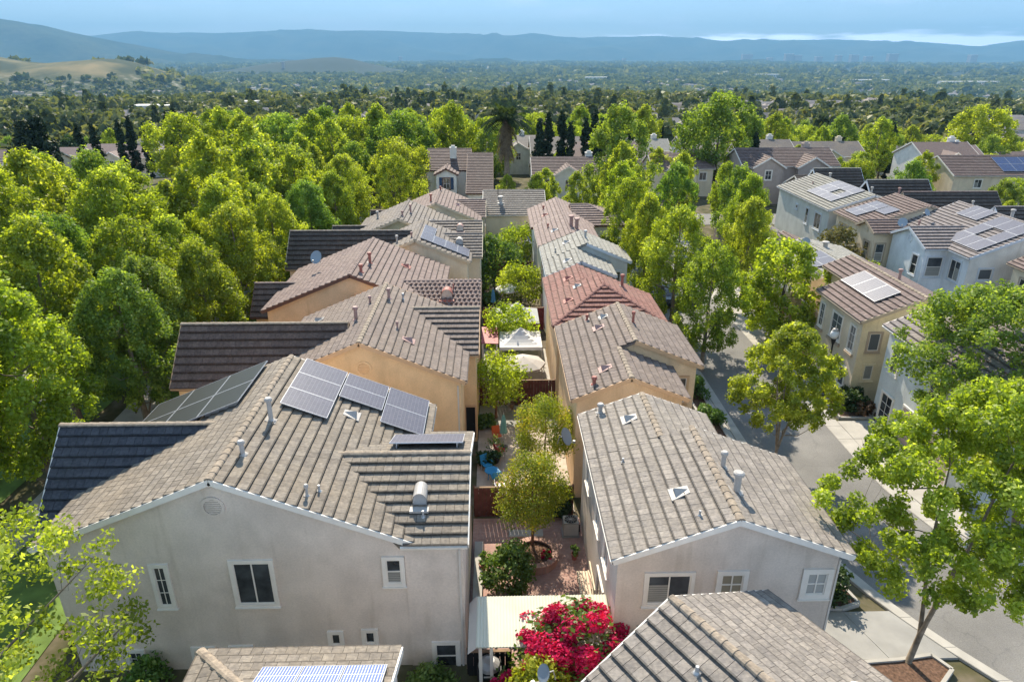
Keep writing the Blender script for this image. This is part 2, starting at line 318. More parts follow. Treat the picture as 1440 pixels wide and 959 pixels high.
# ------------------------------------------------------------------ houses
def basis(O, u, v, n): return Matrix(((u[0], v[0], n[0], O[0]), (u[1], v[1], n[1], O[1]), (u[2], v[2], n[2], O[2]), (0, 0, 0, 1)))
class Mass:
    """a gabled block; x0..y1 wall lines, r* roof edges, gx ridge line, pitch"""
    def __init__(s, axis, x0, x1, y0, y1, ze, pitch, ridge=None, oe=0.3, orr=0.25, rx0=None, rx1=None, ry0=None, ry1=None, hip='', z0=0.0, wall=True, profile='flat', tiles=True, vw=0.0, ve=0.0, skip='', tm=None):
        s.tm = tm; s.vw = vw; s.ve = ve; s.skip = skip.split()
        s.axis = axis; s.x0, s.x1, s.y0, s.y1 = x0, x1, y0, y1; s.p = pitch; s.z0 = z0; s.hip = hip; s.wall = wall; s.profile = profile; s.tiles = tiles
        if axis == 'y':
            s.rx0 = x0-oe if rx0 is None else rx0; s.rx1 = x1+oe if rx1 is None else rx1
            s.ry0 = (y0-(oe if 'S' in hip else orr)) if ry0 is None else ry0; s.ry1 = (y1+(oe if 'N' in hip else orr)) if ry1 is None else ry1
            s.g = (s.rx0+s.rx1)/2 if ridge is None else ridge; s.zr = ze + pitch*(s.g - s.rx0)
        else:
            s.ry0 = y0-oe if ry0 is None else ry0; s.ry1 = y1+oe if ry1 is None else ry1
            s.rx0 = (x0-(oe if 'W' in hip else orr)) if rx0 is None else rx0; s.rx1 = (x1+(oe if 'E' in hip else orr)) if rx1 is None else rx1
            s.g = (s.ry0+s.ry1)/2 if ridge is None else ridge; s.zr = ze + pitch*(s.g - s.ry0)
    def h(s, x, y, m=0.0):
        if x < s.rx0-m or x > s.rx1+m or y < s.ry0-m or y > s.ry1+m: return -1e9
        z = s.zr - s.p*abs((x if s.axis == 'y' else y) - s.g)
        if 'S' in s.hip: z = min(z, s.zr - s.p*((s.ry0 + (s.zr-s.ez(0))/s.p) - y)) if y < s.ry0+(s.g-s.rx0) else z
        if 'N' in s.hip: z = min(z, s.zr - s.p*(y-(s.ry1-(s.g-s.rx0)))) if y > s.ry1-(s.g-s.rx0) else z
        if 'W' in s.hip: z = min(z, s.zr - s.p*((s.rx0+(s.g-s.ry0))-x)) if x < s.rx0+(s.g-s.ry0) else z
        if 'E' in s.hip: z = min(z, s.zr - s.p*(x-(s.rx1-(s.g-s.ry0)))) if x > s.rx1-(s.g-s.ry0) else z
        return z
    def ez(s, side): # eave z at low / high side
        if s.axis == 'y': return s.zr - s.p*((s.g-s.rx0) if side == 0 else (s.rx1-s.g))
        return s.zr - s.p*((s.g-s.ry0) if side == 0 else (s.ry1-s.g))
    def planes(s):   # u-range at run r: [ca0+ca*r, U-cb0-cb*r]
        out = []
        for (O, u, v, n, U, run, ca, cb, side) in s.planes0():
            a0 = b0 = 0.0
            if s.axis == 'x' and side in 'SN':
                lo, hi = (s.vw, s.ve) if side == 'S' else (s.ve, s.vw)
                if lo: a0, ca = lo, -lo/run
                if hi: b0, cb = hi, -hi/run
            out.append((O, u, v, n, U, run, a0, ca, b0, cb, side))
        return out
    def planes0(s):
        p = s.p; c = 1/math.sqrt(1+p*p); out = []
        hn = lambda k: 1.0 if k in s.hip else 0.0
        if s.axis == 'y':
            L = s.ry1-s.ry0
            out.append(((s.rx0, s.ry1, s.ez(0)), (0,-1,0), (c,0,p*c), (-p*c,0,c), L, s.g-s.rx0, hn('N'), hn('S'), 'W'))
            out.append(((s.rx1, s.ry0, s.ez(1)), (0,1,0), (-c,0,p*c), (p*c,0,c), L, s.rx1-s.g, hn('S'), hn('N'), 'E'))
            if 'S' in s.hip: out.append(((s.rx0, s.ry0, s.ez(0)), (1,0,0), (0,c,p*c), (0,-p*c,c), s.rx1-s.rx0, s.g-s.rx0, 1, 1, 'S'))
            if 'N' in s.hip: out.append(((s.rx1, s.ry1, s.ez(0)), (-1,0,0), (0,-c,p*c), (0,p*c,c), s.rx1-s.rx0, s.g-s.rx0, 1, 1, 'N'))
        else:
            L = s.rx1-s.rx0
            out.append(((s.rx0, s.ry0, s.ez(0)), (1,0,0), (0,c,p*c), (0,-p*c,c), L, s.g-s.ry0, hn('W'), hn('E'), 'S'))
            out.append(((s.rx1, s.ry1, s.ez(1)), (-1,0,0), (0,-c,p*c), (0,p*c,c), L, s.ry1-s.g, hn('E'), hn('W'), 'N'))
            if 'W' in s.hip: out.append(((s.rx0, s.ry1, s.ez(0)), (0,-1,0), (c,0,p*c), (-p*c,0,c), s.ry1-s.ry0, s.g-s.ry0, 1, 1, 'W'))
            if 'E' in s.hip: out.append(((s.rx1, s.ry0, s.ez(0)), (0,1,0), (-c,0,p*c), (p*c,0,c), s.ry1-s.ry0, s.g-s.ry0, 1, 1, 'E'))
        return out

TILE_W, TILE_E = 0.33, 0.42
def tile_verts(w, e, prof, lift=0.0):
    lo = 0.108; hi = 0.028
    if prof == 'flat':
        g = 0.0055; t = 0.85; zm = lo+(hi-lo)*t; f_ = 0.05; zf = lo+(hi-lo)*f_
        return ([(g,-0.03,0.06),(w-g,-0.03,0.06),(w-g,-0.03,lo+lift),(g,-0.03,lo),(g,e+0.05,hi),(w-g,e+0.05,hi+lift*0.5),(g,e*t,zm),(w-g,e*t,zm+lift*.6),(g,e*f_,zf),(w-g,e*f_,zf+lift)],
                [(0,1,2,3),(3,2,9,8),(8,9,7,6),(6,7,5,4),(0,3,8,6,4),(1,5,7,9,2),(1,0,4,5)])
    n = 6; v = []; 
    for k in range(n+1):
        t = k/n; zz = 0.085*math.sin(math.pi*min(1, t/0.62)) if t < 0.62 else -0.0
        v += [(w*t, -0.025, lo+zz), (w*t, e+0.05, hi+zz*0.75), (w*t, -0.025, 0.0)]
    f = []
    for k in range(n):
        a = 3*k; f += [(a, a+3, a+4, a+1), (a+2, a+5, a+3, a)]
    return v, f
TILE_MESH = {}
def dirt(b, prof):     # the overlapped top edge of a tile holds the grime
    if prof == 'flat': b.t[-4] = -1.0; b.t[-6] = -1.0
def tile_mesh(mat, prof, k):
    key = (mat.name, prof, k)
    if key not in TILE_MESH:
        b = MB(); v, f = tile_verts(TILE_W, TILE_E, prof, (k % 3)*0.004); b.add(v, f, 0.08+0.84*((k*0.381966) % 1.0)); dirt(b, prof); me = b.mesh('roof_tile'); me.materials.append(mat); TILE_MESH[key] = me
    return TILE_MESH[key]
CAMV = Vector((0, 0, CAM_H))
GRAV = {}
class House:
    def __init__(s, name, label, cat, masses, tile, wall, trim, near=0, rot=None, group=None, caps=True, origin=None, tilewalk=True, fascia=None):
        cx = sum((m.x0+m.x1)/2 for m in masses[:1]); cy = sum((m.y0+m.y1)/2 for m in masses[:1])
        z0 = masses[0].z0
        if rot is None:
            s.root = empty(name, (cx, cy, z0), label, cat, group); s.off = Vector((cx, cy, z0)); s.RM = Matrix.Translation(s.off)
        else:
            s.root = empty(name, (origin[0], origin[1], z0), label, cat, group, rot); s.off = Vector((0, 0, z0)); s.RM = Matrix.Translation((origin[0], origin[1], 0)) @ Matrix.Rotation(rot, 4, 'Z')
        s.m = masses; s.tile = tile; s.trim = trim; s.wallm = wall; s.near = near; s.fascia = fascia or trim
        s.world = (lambda p: s.RM @ Vector(p)) if rot is not None else (lambda p: Vector(p))
        s.roof(caps); s.walls()
    def mb(s): return MB()
    def put(s, b, name, mat, parent=None, smooth=False):
        if not b.v: return None
        o = s.off; b.v = [(x-o.x, y-o.y, z-o.z) for x, y, z in b.v]
        return b.build(name, mat, parent or s.root, smooth)
    def z(s, x, y): return max(m.h(x, y) for m in s.m)
    def buried(s, m, x, y, z, mar=0.12):
        for q in s.m:
            if q is not m and q.h(x, y) > z + mar: return True
        return False
    def roof(s, caps):
        decks = {}; bars = []; parts = []; rest = MB(); capb = []
        T = 0.14
        for m in s.m:
            for (O, u, v, n, U, run, a0_, ca, b0_, cb, side) in m.planes():
                O = Vector(O); u = Vector(u); v = Vector(v); n = Vector(n); c = v.xy.length; S = run/c
                e = 0.003*random.random()
                q = [O+u*a0_, O+u*(U-b0_), O+u*(U-b0_-cb*run)+v*S, O+u*(a0_+ca*run)+v*S]
                dn = Vector((0, 0, T+e))
                deck = decks.setdefault((m.tm or s.tile).name, MB())
                deck.add([p-Vector((0,0,e)) for p in q]+[p-dn for p in q], [(0,1,2,3),(7,6,5,4),(0,4,5,1),(1,5,6,2),(2,6,7,3),(3,7,4,0)], 0.15)
                # fascia / gutter at the eave
                a = O+u*a0_-n*0.06-v*0.035; b2 = O+u*(U-b0_)-n*0.06-v*0.035
                mid = (a+b2)/2
                if not s.buried(m, mid.x, mid.y, mid.z, 0.3) or True:
                    bars.append(('gutter', a+u*0.01, b2-u*0.01, 0.09, 0.11, n))
                # rake boards
                if ca == 0 and side+'0' not in m.skip: bars.append(('fascia', O-n*0.055-u*0.02, O+v*S-n*0.055-u*0.02, 0.05, 0.22, n))
                if cb == 0 and side+'1' not in m.skip: bars.append(('fascia', O+u*(U+0.02)-n*0.055, O+u*(U+0.02)+v*S-n*0.055, 0.05, 0.22, n))
                if s.near == 0 or not m.tiles: 
                    continue
                nr = int(S/TILE_E); e_ = S/nr
                for r in range(nr):
                    rr = (r+0.5)*e_*c; ua = a0_+ca*rr; ub = U-b0_-cb*rr
                    x = ua - (TILE_W*0.5 if r % 2 and m.profile == 'flat' else 0)
                    while x < ub-0.02:
                        a0 = max(x, ua); a1 = min(x+TILE_W, ub); w = a1-a0; x += TILE_W
                        if w < 0.04: continue
                        cpt = O+u*(a0+w/2)+v*((r+0.5)*e_)
                        if s.buried(m, cpt.x, cpt.y, cpt.z): continue
                        P0 = O+u*a0+v*(r*e_)+n*(0.004*random.random())
                        full = w > TILE_W-0.003
                        dist = (s.world(cpt)-CAMV).length
                        parts.append((dist, full, P0, u, v, n, w, m.profile, m.tm or s.tile))
            # ridge caps
            if caps and s.near:
                if m.axis == 'y': A = Vector((m.g, m.ry0+((m.g-m.rx0) if 'S' in m.hip else 0), m.zr)); B = Vector((m.g, m.ry1-((m.g-m.rx0) if 'N' in m.hip else 0), m.zr))
                else: A = Vector((m.rx0+((m.g-m.ry0) if 'W' in m.hip else 0), m.g, m.zr)); B = Vector((m.rx1-((m.g-m.ry0) if 'E' in m.hip else 0), m.g, m.zr))
                capb.append((A, B, m))
                for k in m.hip:
                    cs = {'S': [((m.rx0, m.ry0), A), ((m.rx1, m.ry0), A)], 'N': [((m.rx0, m.ry1), B), ((m.rx1, m.ry1), B)], 'W': [((m.rx0, m.ry0), A), ((m.rx0, m.ry1), A)], 'E': [((m.rx1, m.ry0), B), ((m.rx1, m.ry1), B)]}[k]
                    for (xy, tgt) in cs: capb.append((Vector((*xy, m.ez(0))), tgt, m))
        s.roofo = None
        for k_, d_ in decks.items():
            o_ = s.put(d_, 'roof', bpy.data.materials[k_]); s.roofo = s.roofo or o_
        for nm, pa, pb, w_, h_, n_ in bars:
            b = MB(); b.bar(pa, pb, w_, h_, up=n_); s.put(b, nm, s.fascia)
        parts.sort(key=lambda t: t[0]); used = 0
        rests = {}
        for (d, full, P0, u, v, n, w, prof, tmat) in parts:
            if s.near == 2 and full and used < 298:
                used += 1; k = random.randrange(12)
                o = bpy.data.objects.new('roof_tile', tile_mesh(tmat, prof, k)); COL.objects.link(o); o.parent = s.roofo
                o.matrix_basis = basis(P0-s.off, u, v, n)
            else:
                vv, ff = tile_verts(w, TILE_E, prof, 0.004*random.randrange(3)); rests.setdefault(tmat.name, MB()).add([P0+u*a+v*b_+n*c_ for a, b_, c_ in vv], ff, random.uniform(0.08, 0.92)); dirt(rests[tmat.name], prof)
        for k_, r_ in rests.items():
            ro = s.put(r_, 'roof_tiles', bpy.data.materials[k_], s.roofo); ro['kind'] = 'stuff'
        cap = MB(); step = 0.40; kcap = 0
        for A, B, m in capb:
            d = B-A; L = d.length
            if L < 0.3: continue
            d.normalize(); k = int(L/step)+1; st = L/k
            side = d.cross(Vector((0, 0, 1))).normalized(); upv = side.cross(d).normalized()
            for i in range(k):
                P = A+d*(i*st); mid = P+d*st*0.5
                if s.buried(m, mid.x, mid.y, mid.z-0.05, 0.1): continue
                vs_ = []; 
                for t, rr in ((-0.03, 0.155), (st+0.02, 0.125)):
                    for j in range(6):
                        a = math.pi*j/5; vs_.append(P+d*t+side*math.cos(a)*rr+upv*(math.sin(a)*rr*0.62+0.03))
                fs_ = [(j, j+1, j+7, j+6) for j in range(5)]+[(0, 1, 2, 3, 4, 5)]
                ti = random.uniform(0.3, 1.0)
                if s.near == 2:
                    b = MB(); b.add(vs_, fs_, ti); s.put(b, 'ridge_tile', T_RIDGE, s.roofo)
                else: cap.add(vs_, fs_, ti)
        co = s.put(cap, 'ridge_tiles', s.tile, s.roofo)
        if co: co['kind'] = 'stuff'
    def walls(s):
        for m in s.m:
            if not m.wall: continue
            b = MB(); z0 = m.z0-0.3; t = 0.15
            if m.axis == 'y':
                zz = lambda x: m.zr-m.p*abs(x-m.g)-t
                xs = [m.x0, m.g, m.x1] if not ('S' in m.hip or 'N' in m.hip) else [m.x0, m.x1]
                prof = [(m.x0, z0), (m.x1, z0)]+[(x, zz(x)) for x in reversed(xs)]
                k = len(prof)
                if len(xs) == 3:
                    b.add([(x, m.y0, z) for x, z in prof]+[(x, m.y1, z) for x, z in prof], [tuple(range(k)), tuple(reversed(range(k, 2*k)))]+[(i, k+i, k+(i+1) % k, (i+1) % k) for i in range(k)])
                else: b.box(m.x0, m.y0, z0, m.x1, m.y1, zz(m.x0))
            else:
                zz = lambda y: m.zr-m.p*abs(y-m.g)-t
                xs = [m.y0, m.g, m.y1] if not ('W' in m.hip or 'E' in m.hip) else [m.y0, m.y1]
                if len(xs) == 3:
                    prof = [(m.y0, z0), (m.y1, z0)]+[(y, zz(y)) for y in reversed(xs)]; k = len(prof)
                    b.add([(m.x0, y, z) for y, z in prof]+[(m.x1, y, z) for y, z in prof], [tuple(reversed(range(k))), tuple(range(k, 2*k))]+[((i+1) % k, k+(i+1) % k, k+i, i) for i in range(k)])
                else: b.box(m.x0, m.y0, z0, m.x1, m.y1, zz(m.y0))
            s.put(b, 'wall', s.wallm)
    # -------- openings.  face: S W E N at plane coordinate c; a0..a1 horizontal world coords, z0..z1
    def fr(s, face, c):
        if face == 'S': return lambda a, b, d: (a, c-d, b)
        if face == 'N': return lambda a, b, d: (a, c+d, b)
        if face == 'W': return lambda a, b, d: (c-d, a, b)
        return lambda a, b, d: (c+d, a, b)
    def bx(s, b, f, a0, a1, z0, z1, d0, d1, tint=0.5):
        p = f(a0, z0, d0); q = f(a1, z1, d1)
        b.box(min(p[0],q[0]), min(p[1],q[1]), min(p[2],q[2]), max(p[0],q[0]), max(p[1],q[1]), max(p[2],q[2]), tint)
    def window(s, face, c, a0, a1, z0, z1, style='slider', tw=0.14, trim=None, pane=None, label=None):
        f = s.fr(face, c); b = MB(); tr = trim or s.trim
        s.bx(b, f, a0, a1, z1-tw, z1, 0, 0.075); s.bx(b, f, a0, a1, z0, z0+tw, 0, 0.075)
        s.bx(b, f, a0, a0+tw, z0+tw, z1-tw, 0, 0.075); s.bx(b, f, a1-tw, a1, z0+tw, z1-tw, 0, 0.075)
        w = s.put(b, 'window', tr)
        if label: w['label'] = label
        i0, i1, j0, j1 = a0+tw, a1-tw, z0+tw, z1-tw
        b = MB(); s.bx(b, f, i0, i1, j0, j1, 0.0, 0.014); s.put(b, 'pane', pane or M_GLASS, w)
        b = MB(); g = 0.045
        s.bx(b, f, i0, i1, j1-g, j1, 0.0, 0.045); s.bx(b, f, i0, i1, j0, j0+g, 0, 0.045)
        s.bx(b, f, i0, i0+g, j0+g, j1-g, 0, 0.045); s.bx(b, f, i1-g, i1, j0+g, j1-g, 0, 0.045)
        am = (i0+i1)/2; zm = (j0+j1)/2
        if style in ('slider', 'grid'): s.bx(b, f, am-g/2, am+g/2, j0+g, j1-g, 0, 0.042)
        if style in ('hung', 'grid'): s.bx(b, f, i0+g, i1-g, zm-g/2, zm+g/2, 0, 0.04)
        if style == 'grid4':
            s.bx(b, f, am-0.012, am+0.012, j0+g, j1-g, 0, 0.03)
            for t in (0.33, 0.66): s.bx(b, f, i0+g, i1-g, j0+(j1-j0)*t-0.012, j0+(j1-j0)*t+0.012, 0, 0.028)
        if style == 'slidergrid':
            s.bx(b, f, am-g/2, am+g/2, j0+g, j1-g, 0, 0.042)
            s.bx(b, f, i0+g, i1-g, zm-0.012, zm+0.012, 0, 0.028)
        s.put(b, 'sash', M_TRIM, w)
        b = MB(); s.bx(b, f, a0-0.04, a1+0.04, z0-0.05, z0-0.003, 0.0, 0.12); s.put(b, 'sill', tr, w)
        if style in ('hung', 'slider') and random.random() < 0.6:
            b = MB()
            if style == 'hung': 
                for k in range(6): s.bx(b, f, i0+g, i1-g, j0+g+k*(zm-j0-g)/6+0.01, j0+g+(k+1)*(zm-j0-g)/6-0.008, 0.0, 0.019)
            else:
                for k in range(8): s.bx(b, f, i0+g, am-g/2, j0+g+k*(j1-j0-2*g)/12+0.01, j0+g+(k+1)*(j1-j0-2*g)/12-0.008, 0.0, 0.019)
            s.put(b, 'blind', M_BLIND, w)
        return w
    def roundvent(s, face, c, a, z, r):
        f = s.fr(face, c); b = MB(); n = 24
        for k in range(n):
            t0, t1 = 2*math.pi*k/n, 2*math.pi*(k+1)/n
            ri = r*0.74; P = [f(a+math.cos(t)*q, z+math.sin(t)*q, d) for t, q, d in ((t0, ri, 0.05), (t0, r, 0.05), (t1, r, 0.05), (t1, ri, 0.05), (t0, r, 0), (t1, r, 0), (t0, ri, 0), (t1, ri, 0))]
            b.add(P, [(0,1,2,3), (1,4,5,2), (0,3,7,6)])
        v = s.put(b, 'gable_vent', s.wallm)
        b = MB(); k = 7
        for i in range(k):
            zz = -r*0.7+1.4*r*(i+0.5)/k; hw = math.sqrt(max(0.001, (r*0.72)**2-zz*zz)); s.bx(b, f, a-hw, a+hw, z+zz-r*0.06, z+zz+r*0.055, 0.0, 0.035)
        s.put(b, 'louvre', s.wallm, v)
    def normal_at(s, x, y):
        best = max(s.m, key=lambda m: m.h(x, y)); e = 0.01
        dx = (best.h(x+e, y, .1)-best.h(x-e, y, .1))/(2*e); dy = (best.h(x, y+e, .1)-best.h(x, y-e, .1))/(2*e)
        return dx, dy
    def pipe(s, x, y, h=0.55, r=0.09, mat=None, cap=True):
        h *= .8; r *= .85; mat = mat or M_VENT; z = s.z(x, y); b = MB(); b.tube([(x, y, z-0.05), (x, y, z+0.06), (x, y, z+0.12), (x, y, z+h)], [r*1.9, r*1.9, r, r*0.95], 14)
        p = s.put(b, 'vent_pipe', mat, smooth=False)
        if cap:
            b = MB(); b.lathe((x, y, z+h-0.02), [(r*1.2, 0), (r*1.55, 0.03), (r*1.55, 0.13), (r*1.1, 0.17)], 14); s.put(b, 'vent_cap', mat, p)
        dx, dy = s.normal_at(x, y); b = MB(); w = r*2.1
        q = [(x+a*w, y+c*w) for a, c in ((-1,-1),(1,-1),(1,1),(-1,1))]; zz = [z+dx*(a-x)+dy*(c-y)+0.085 for a, c in q]
        b.add([(a, c, k-0.05) for (a, c), k in zip(q, zz)]+[(a, c, k) for (a, c), k in zip(q, zz)], [(4,5,6,7),(0,1,5,4),(1,2,6,5),(2,3,7,6),(3,0,4,7)])
        s.put(b, 'flashing', M_FLASH, p)
    def dormer(s, x, y, mat=None, w=0.24, L=0.42):      # hooded attic vent opening down-slope
        mat = mat or M_VENT; dx, dy = s.normal_at(x, y); z = s.z(x, y)
        d = Vector((-dx, -dy, 0)); d = d.normalized() if d.length > 1e-4 else Vector((0, -1, 0)); sd_ = Vector((-d.y, d.x, 0)); sl = math.hypot(dx, dy)
        P = lambda a, t, h: Vector((x, y, z))+sd_*a+d*t+Vector((0, 0, -sl*t+h+0.07))
        b = MB(); b.add([P(-w*.9,-L*.7,0), P(w*.9,-L*.7,0), P(w*1.5,L*.9,0), P(-w*1.5,L*.9,0), P(-w*.9,-L*.7,.05), P(w*.9,-L*.7,.05), P(w*1.5,L*.9,.05), P(-w*1.5,L*.9,.05)], [(4,5,6,7),(0,1,5,4),(1,2,6,5),(2,3,7,6),(3,0,4,7)])
        o = s.put(b, 'roof_vent', mat)
        b = MB(); b.add([P(0,-L*.75,.03), P(-w,L*.5,.03), P(w,L*.5,.03), P(0,L*.62,.30)], [(0,3,1),(0,2,3)])
        b.add([P(-w*.85,L*.36,.03), P(w*.85,L*.36,.03), P(0,L*.36,.22)], [(0,1,2)])
        s.put(b, 'vent_hood', mat, o)
    def hoodvent(s, x, y, mat=None, r=0.27):            # big rounded hood facing down-slope
        mat = mat or M_VENT; z = s.z(x, y); b = MB(); n = 10
        ring = [(math.cos(math.pi*k/n)*r, math.sin(math.pi*k/n)*r*1.25+0.25) for k in range(n+1)]
        ring = [(r, 0.0)]+ring+[(-r, 0.0)]; k = len(ring)
        V = [(x+a, y-0.25, z+h-0.1) for a, h in ring]+[(x+a*0.9, y+0.55, z+h*0.75+0.05) for a, h in ring]
        b.add(V, [(i, i+1, k+i+1, k+i) for i in range(k-1)]+[tuple(range(k, 2*k))])
        o = s.put(b, 'hood_vent', mat, smooth=False)
        b = MB(); b.add([(x+a*.93, y-0.2, z+h*.95-0.1) for a, h in ring], [tuple(range(k))]); s.put(b, 'vent_screen', M_GALV, o)
        b = MB(); b.box(x-r*1.3, y-0.6, z-0.12, x+r*1.3, y-0.3, z-0.06+0.02); s.put(b, 'flashing', mat, o)
    def solar(s, side, x0, x1, y0, y1, nx, ny, mat=None, lift=0.17, tilt=None, skip=()):
        """array on a slope; rectangle in plan x0..x1,y0..y1 split nx by ny"""
        mat = mat or M_SOLAR; xc, yc = (x0+x1)/2, (y0+y1)/2
        cand = [m for m in s.m if ((m.axis == 'y') == (side in 'EW'))]; m = max(cand, key=lambda q: q.h(xc, yc)); p = m.p; c = 1/math.sqrt(1+p*p)
        u, v, n = {'E': ((0,1,0),(-c,0,p*c),(p*c,0,c)), 'W': ((0,-1,0),(c,0,p*c),(-p*c,0,c)), 'S': ((1,0,0),(0,c,p*c),(0,-p*c,c)), 'N': ((-1,0,0),(0,-c,p*c),(0,p*c,c))}[side]
        u = Vector(u); v = Vector(v); n = Vector(n)
        for i in range(nx):
            for j in range(ny):
                if (i, j) in skip: continue
                ax, bx_ = x0+(x1-x0)*i/nx, x0+(x1-x0)*(i+1)/nx; ay, by = y0+(y1-y0)*j/ny, y0+(y1-y0)*(j+1)/ny
                if side == 'E': O = (bx_, ay)
                elif side == 'W': O = (ax, by)
                elif side == 'S': O = (ax, ay)
                else: O = (bx_, by)
                wu = (by-ay) if side in 'EW' else (bx_-ax); wv = ((bx_-ax) if side in 'EW' else (by-ay))/c
                O3 = Vector((O[0], O[1], m.h(O[0], O[1], 1.0)))+n*lift
                Mx = basis(O3-s.off, u, v, n); b = MB(); b.box(0.03, 0.03, 0, wu-0.03, wv-0.03, 0.035)
                me = b.mesh('solar_panel'); me.materials.append(mat); o = link('solar_panel', me, s.root, M=Mx)
                b = MB(); g = 0.012
                for q in ((g, g, wu-g, 0.03), (g, wv-0.03, wu-g, wv-g), (g, 0.03, 0.03, wv-0.03), (wu-0.03, 0.03, wu-g, wv-0.03)): b.box(q[0], q[1], -0.004, q[2], q[3], 0.042)
                b.box(0.25, 0.2, -lift+0.05, 0.29, wv-0.2, -0.004); b.box(wu-0.29, 0.2, -lift+0.05, wu-0.25, wv-0.2, -0.004)
                b.build('panel_frame', M_ALU, o)
    def downspout(s, x, y, z0, z1, dx=0, dy=-0.05):
        b = MB(); b.box(x-0.035, y-0.07, z0, x+0.035, y, z1); s.put(b, 'downspout', s.wallm if False else M_GUT)
    def garage(s, face, c, a0, a1, z1, mat):
        f = s.fr(face, c); b = MB(); z0 = s.m[0].z0
        s.bx(b, f, a0-0.12, a0, z0, z1+0.12, 0, 0.08); s.bx(b, f, a1, a1+0.12, z0, z1+0.12, 0, 0.08); s.bx(b, f, a0, a1, z1, z1+0.12, 0, 0.08)
        o = s.put(b, 'garage_door', s.trim)
        for r in range(4):
            for k in range(4):
                b = MB(); w = (a1-a0)/4; h = (z1-z0)/4; s.bx(b, f, a0+k*w+0.03, a0+(k+1)*w-0.03, z0+r*h+0.02, z0+(r+1)*h-0.02, 0.0, 0.03); s.put(b, 'door_panel', mat, o)
    def door(s, face, c, a0, a1, z0, z1, mat):
        f = s.fr(face, c); b = MB(); s.bx(b, f, a0, a1, z0, z1, 0, 0.05); o = s.put(b, 'door', mat)
        b = MB(); g = 0.1; s.bx(b, f, a0-g, a0, z0, z1+g, 0, 0.08); s.bx(b, f, a1, a1+g, z0, z1+g, 0, 0.08); s.bx(b, f, a0, a1, z1, z1+g, 0, 0.08); s.put(b, 'door_frame', s.trim, o)
        b = MB(); s.bx(b, f, a1-0.15, a1-0.09, z0+0.95, z0+1.02, 0.05, 0.12); s.put(b, 'handle', M_BLACK, o)
    def chimney(s, x, y, h=1.2, w=0.5, mat=None):
        z = s.z(x, y); b = MB(); b.box(x-w, y-w*0.7, z-1, x+w, y+w*0.7, z+h); o = s.put(b, 'chimney', mat or s.wallm)
        b = MB(); b.box(x-w*1.12, y-w*0.82, z+h+0.0, x+w*1.12, y+w*0.82, z+h+0.12); b.box(x-w*.6, y-w*.4, z+h+.12, x+w*.6, y+w*.4, z+h+.4); s.put(b, 'chimney_cap', mat or s.wallm, o)

T_A = tilemat('tile_grey_brown', (0.17, 0.145, 0.12), (0.32, 0.28, 0.235))
T_AW = tilemat('tile_grey', (0.215, 0.19, 0.168), (0.37, 0.33, 0.295), (0.30, 0.27, 0.23))
T_A2 = tilemat('tile_brown_grey', (0.16, 0.125, 0.11), (0.27, 0.22, 0.195), (0.24, 0.19, 0.15))
T_A3 = tilemat('tile_rose_brown', (0.17, 0.12, 0.11), (0.29, 0.22, 0.20), (0.24, 0.19, 0.16))
T_A4 = tilemat('tile_taupe', (0.15, 0.13, 0.12), (0.27, 0.24, 0.22))
T_D = tilemat('tile_red', (0.20, 0.085, 0.07), (0.34, 0.17, 0.14), (0.24, 0.15, 0.12))
T_E = tilemat('tile_pale_grey', (0.25, 0.245, 0.22), (0.38, 0.37, 0.34), (0.33, 0.32, 0.28))
T_F = tilemat('tile_pinkish', (0.22, 0.16, 0.145), (0.34, 0.26, 0.24), (0.28, 0.22, 0.19))
T_R1 = tilemat('tile_mauve_brown', (0.16, 0.115, 0.105), (0.27, 0.205, 0.19), (0.22, 0.18, 0.16))
T_R2 = tilemat('tile_mauve_grey', (0.20, 0.175, 0.175), (0.32, 0.285, 0.28), (0.25, 0.22, 0.20))
T_RIDGE = tilemat('tile_ridge_tan', (0.24, 0.195, 0.15), (0.40, 0.33, 0.26), (0.32, 0.26, 0.19))
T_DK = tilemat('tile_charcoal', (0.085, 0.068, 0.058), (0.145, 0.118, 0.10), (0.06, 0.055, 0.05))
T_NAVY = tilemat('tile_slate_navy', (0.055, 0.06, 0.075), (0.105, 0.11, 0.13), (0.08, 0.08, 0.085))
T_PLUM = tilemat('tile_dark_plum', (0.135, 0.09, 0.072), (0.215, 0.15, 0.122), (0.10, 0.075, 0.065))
M_FLASH = plain('roof_flashing', (0.30, 0.27, 0.24), .6, var=.1)
S_GREY = stucco('stucco_warm_grey', (0.665, 0.58, 0.505)); S_ORG = stucco('stucco_orange', (0.80, 0.55, 0.31)); S_ORG2 = stucco('stucco_peach', (0.78, 0.56, 0.35))
S_CREAM = stucco('stucco_cream', (0.70, 0.61, 0.46)); S_YEL = stucco('stucco_yellow', (0.76, 0.64, 0.42)); S_BEIGE = stucco('stucco_beige', (0.70, 0.59, 0.44))
S_BLUE = stucco('stucco_pale_blue', (0.72, 0.75, 0.78)); S_BGREY = stucco('stucco_bluish_grey', (0.60, 0.62, 0.60)); S_TAUPE = stucco('stucco_taupe', (0.42, 0.35, 0.31))
S_OLIVE = stucco('stucco_olive_cream', (0.48, 0.47, 0.33)); S_WHITE = stucco('stucco_white', (0.74, 0.71, 0.66))

